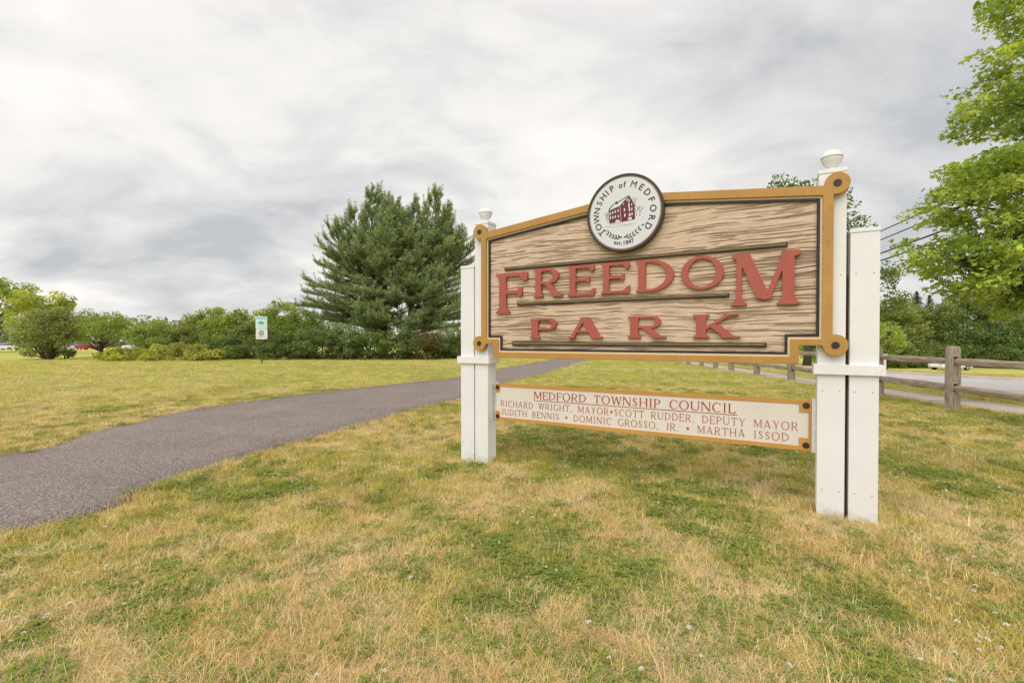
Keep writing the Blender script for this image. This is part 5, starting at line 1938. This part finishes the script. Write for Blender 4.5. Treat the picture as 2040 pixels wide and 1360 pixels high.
# not inside the posts
csx, csy = math.cos(TH), -math.sin(TH)
ls = (xa + .353) * csx + (ya - 5.21) * csy
ly = (xa + .353) * (-csy) + (ya - 5.21) * csx
inpost = (ly > .03) & (ly < .24) & (((ls > -.32) & (ls < .09)) | ((ls > 3.14) & (ls < 3.57)))
ok &= ~inpost
ok &= (((xa + 21.4) / 1.5) ** 2 + ((ya - 29.0) / .8) ** 2) > .8
xa, ya, ra, d_e = xa[ok], ya[ok], ra[ok], d_e[ok]
n = len(xa)
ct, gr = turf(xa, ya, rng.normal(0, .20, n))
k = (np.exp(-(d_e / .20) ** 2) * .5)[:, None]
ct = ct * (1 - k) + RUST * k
ct = ct * (1 + rng.uniform(-.18, .18, (n, 1)))
swap = rng.random(n)
ct = np.where((swap < .10)[:, None], GREEN * 1.0, ct)
ct = np.where((swap > .86)[:, None], STRAW, ct)
gr = np.where(swap < .10, .9, np.where(swap > .88, .05, gr))
kinds = [tuft_mesh('tuft', 34, .075, .05, .095, .75, .0016, .10, 1), tuft_mesh('tuft', 34, .075, .04, .085, .9, .0016, .15, 2), tuft_mesh('tuft', 30, .07, .045, .10, .65, .0018, .08, 3),
         tuft_mesh('tuft', 40, .09, .06, .12, 1.25, .0013, .0, 4), tuft_mesh('tuft', 40, .09, .05, .12, 1.3, .0013, .0, 5), tuft_mesh('tuft', 36, .08, .06, .11, 1.1, .0014, .0, 6),
         clover_mesh('tuft', 34, .085, 7), clover_mesh('tuft', 30, .08, 8), tuft_mesh('tuft', 10, .02, .07, .12, 1.05, .0075, .0, 9), tuft_mesh('tuft', 9, .06, .12, .2, .45, .0011, .6, 10)]
idx = np.where(gr < .38, rng.integers(3, 6, n), rng.integers(0, 3, n))
mix = rng.random(n)
idx = np.where((gr >= .38) & (mix < .3), rng.integers(3, 6, n), idx)
clv = sstep(.5, .75, fbm(xa * 1.4 + 70, ya * 1.4, 3, 3)) * sstep(.4, .7, gr)
isclv = (rng.random(n) < clv * .38 + .03) & (ra < 14)
idx = np.where(isclv, rng.integers(6, 8, n), idx)
ct = np.where(isclv[:, None], np.array(srgb(154, 164, 84))[None] * rng.uniform(.8, 1.15, (n, 1)), ct)
ex = rng.random(n)
idx = np.where((ex < .012) & (ra < 16), 8, idx)
ct = np.where(((ex < .012) & (ra < 16))[:, None], np.array(srgb(132, 158, 84))[None], ct)
idx = np.where((ex > .993) & (ra < 12), 9, idx)
scl_ = (.78 + .34 * rng.random(n)) * (1 + sstep(4, 30, ra) * 1.6)
hz_ = scl_ * np.where(ra > 10, .62, .82) * rng.uniform(.75, 1.25, n)
nearpost = ((ly > -.08) & (ly < .36) & (((ls > -.42) & (ls < .19)) | ((ls > 3.05) & (ls < 3.66))))[ok]
hz_ = np.where(nearpost, hz_ * np.where(ly[ok] > .1, 1.6, .85), hz_)
idx = np.where(nearpost & (rng.random(n) < .8), rng.integers(0, 3, n), idx)
zg = gz(xa, ya) + (fbm(xa * 1.3, ya * 1.3, 3, 1) - .5) * .05
P = np.stack([xa, ya, zg - .004], 1)
rot = np.stack([rng.normal(0, .06, n), rng.normal(0, .06, n), rng.uniform(0, 2 * PI, n)], 1)
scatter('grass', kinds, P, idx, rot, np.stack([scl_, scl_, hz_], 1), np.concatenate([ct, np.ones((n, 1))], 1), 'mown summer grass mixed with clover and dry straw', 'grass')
print('grass tufts', n)

# clover flowers
xf, yf, rf_ = ring_sample(9500, 1.4, 24, 1.35)
pf = sstep(.48, .68, fbm(xf * .8 + 11, yf * .8 + 5, 3, 5)) * .8 + .05 + .5 * sstep(2.0, 4.5, xf) * sstep(3, 5, yf) * (1 - sstep(9, 14, yf))
okf = (rng.random(len(xf)) < pf) & ~in_poly(xf, yf, path_poly) & ~in_poly(xf, yf, walk_poly) & ~in_poly(xf, yf, road_poly)
xf, yf, rf_ = xf[okf], yf[okf], rf_[okf]
nf = len(xf)
sc_ = rng.uniform(.75, 1.15, nf) * (1 + sstep(5, 20, rf_) * .8)
P = np.stack([xf, yf, gz(xf, yf) + (fbm(xf * 1.3, yf * 1.3, 3, 1) - .5) * .05 - .004], 1)
scatter('clover_flowers', [flower_mesh('fl', 1), flower_mesh('fl', 2), flower_mesh('fl', 3, True)], P, rng.choice(3, nf, p=[.42, .38, .2]), np.stack([rng.normal(0, .2, nf), rng.normal(0, .2, nf), rng.uniform(0, 6.28, nf)], 1),
        np.stack([sc_, sc_, sc_ * .8], 1), np.ones((nf, 4)), 'small white clover flower heads dotted through the lawn', 'flowers')
print('done')
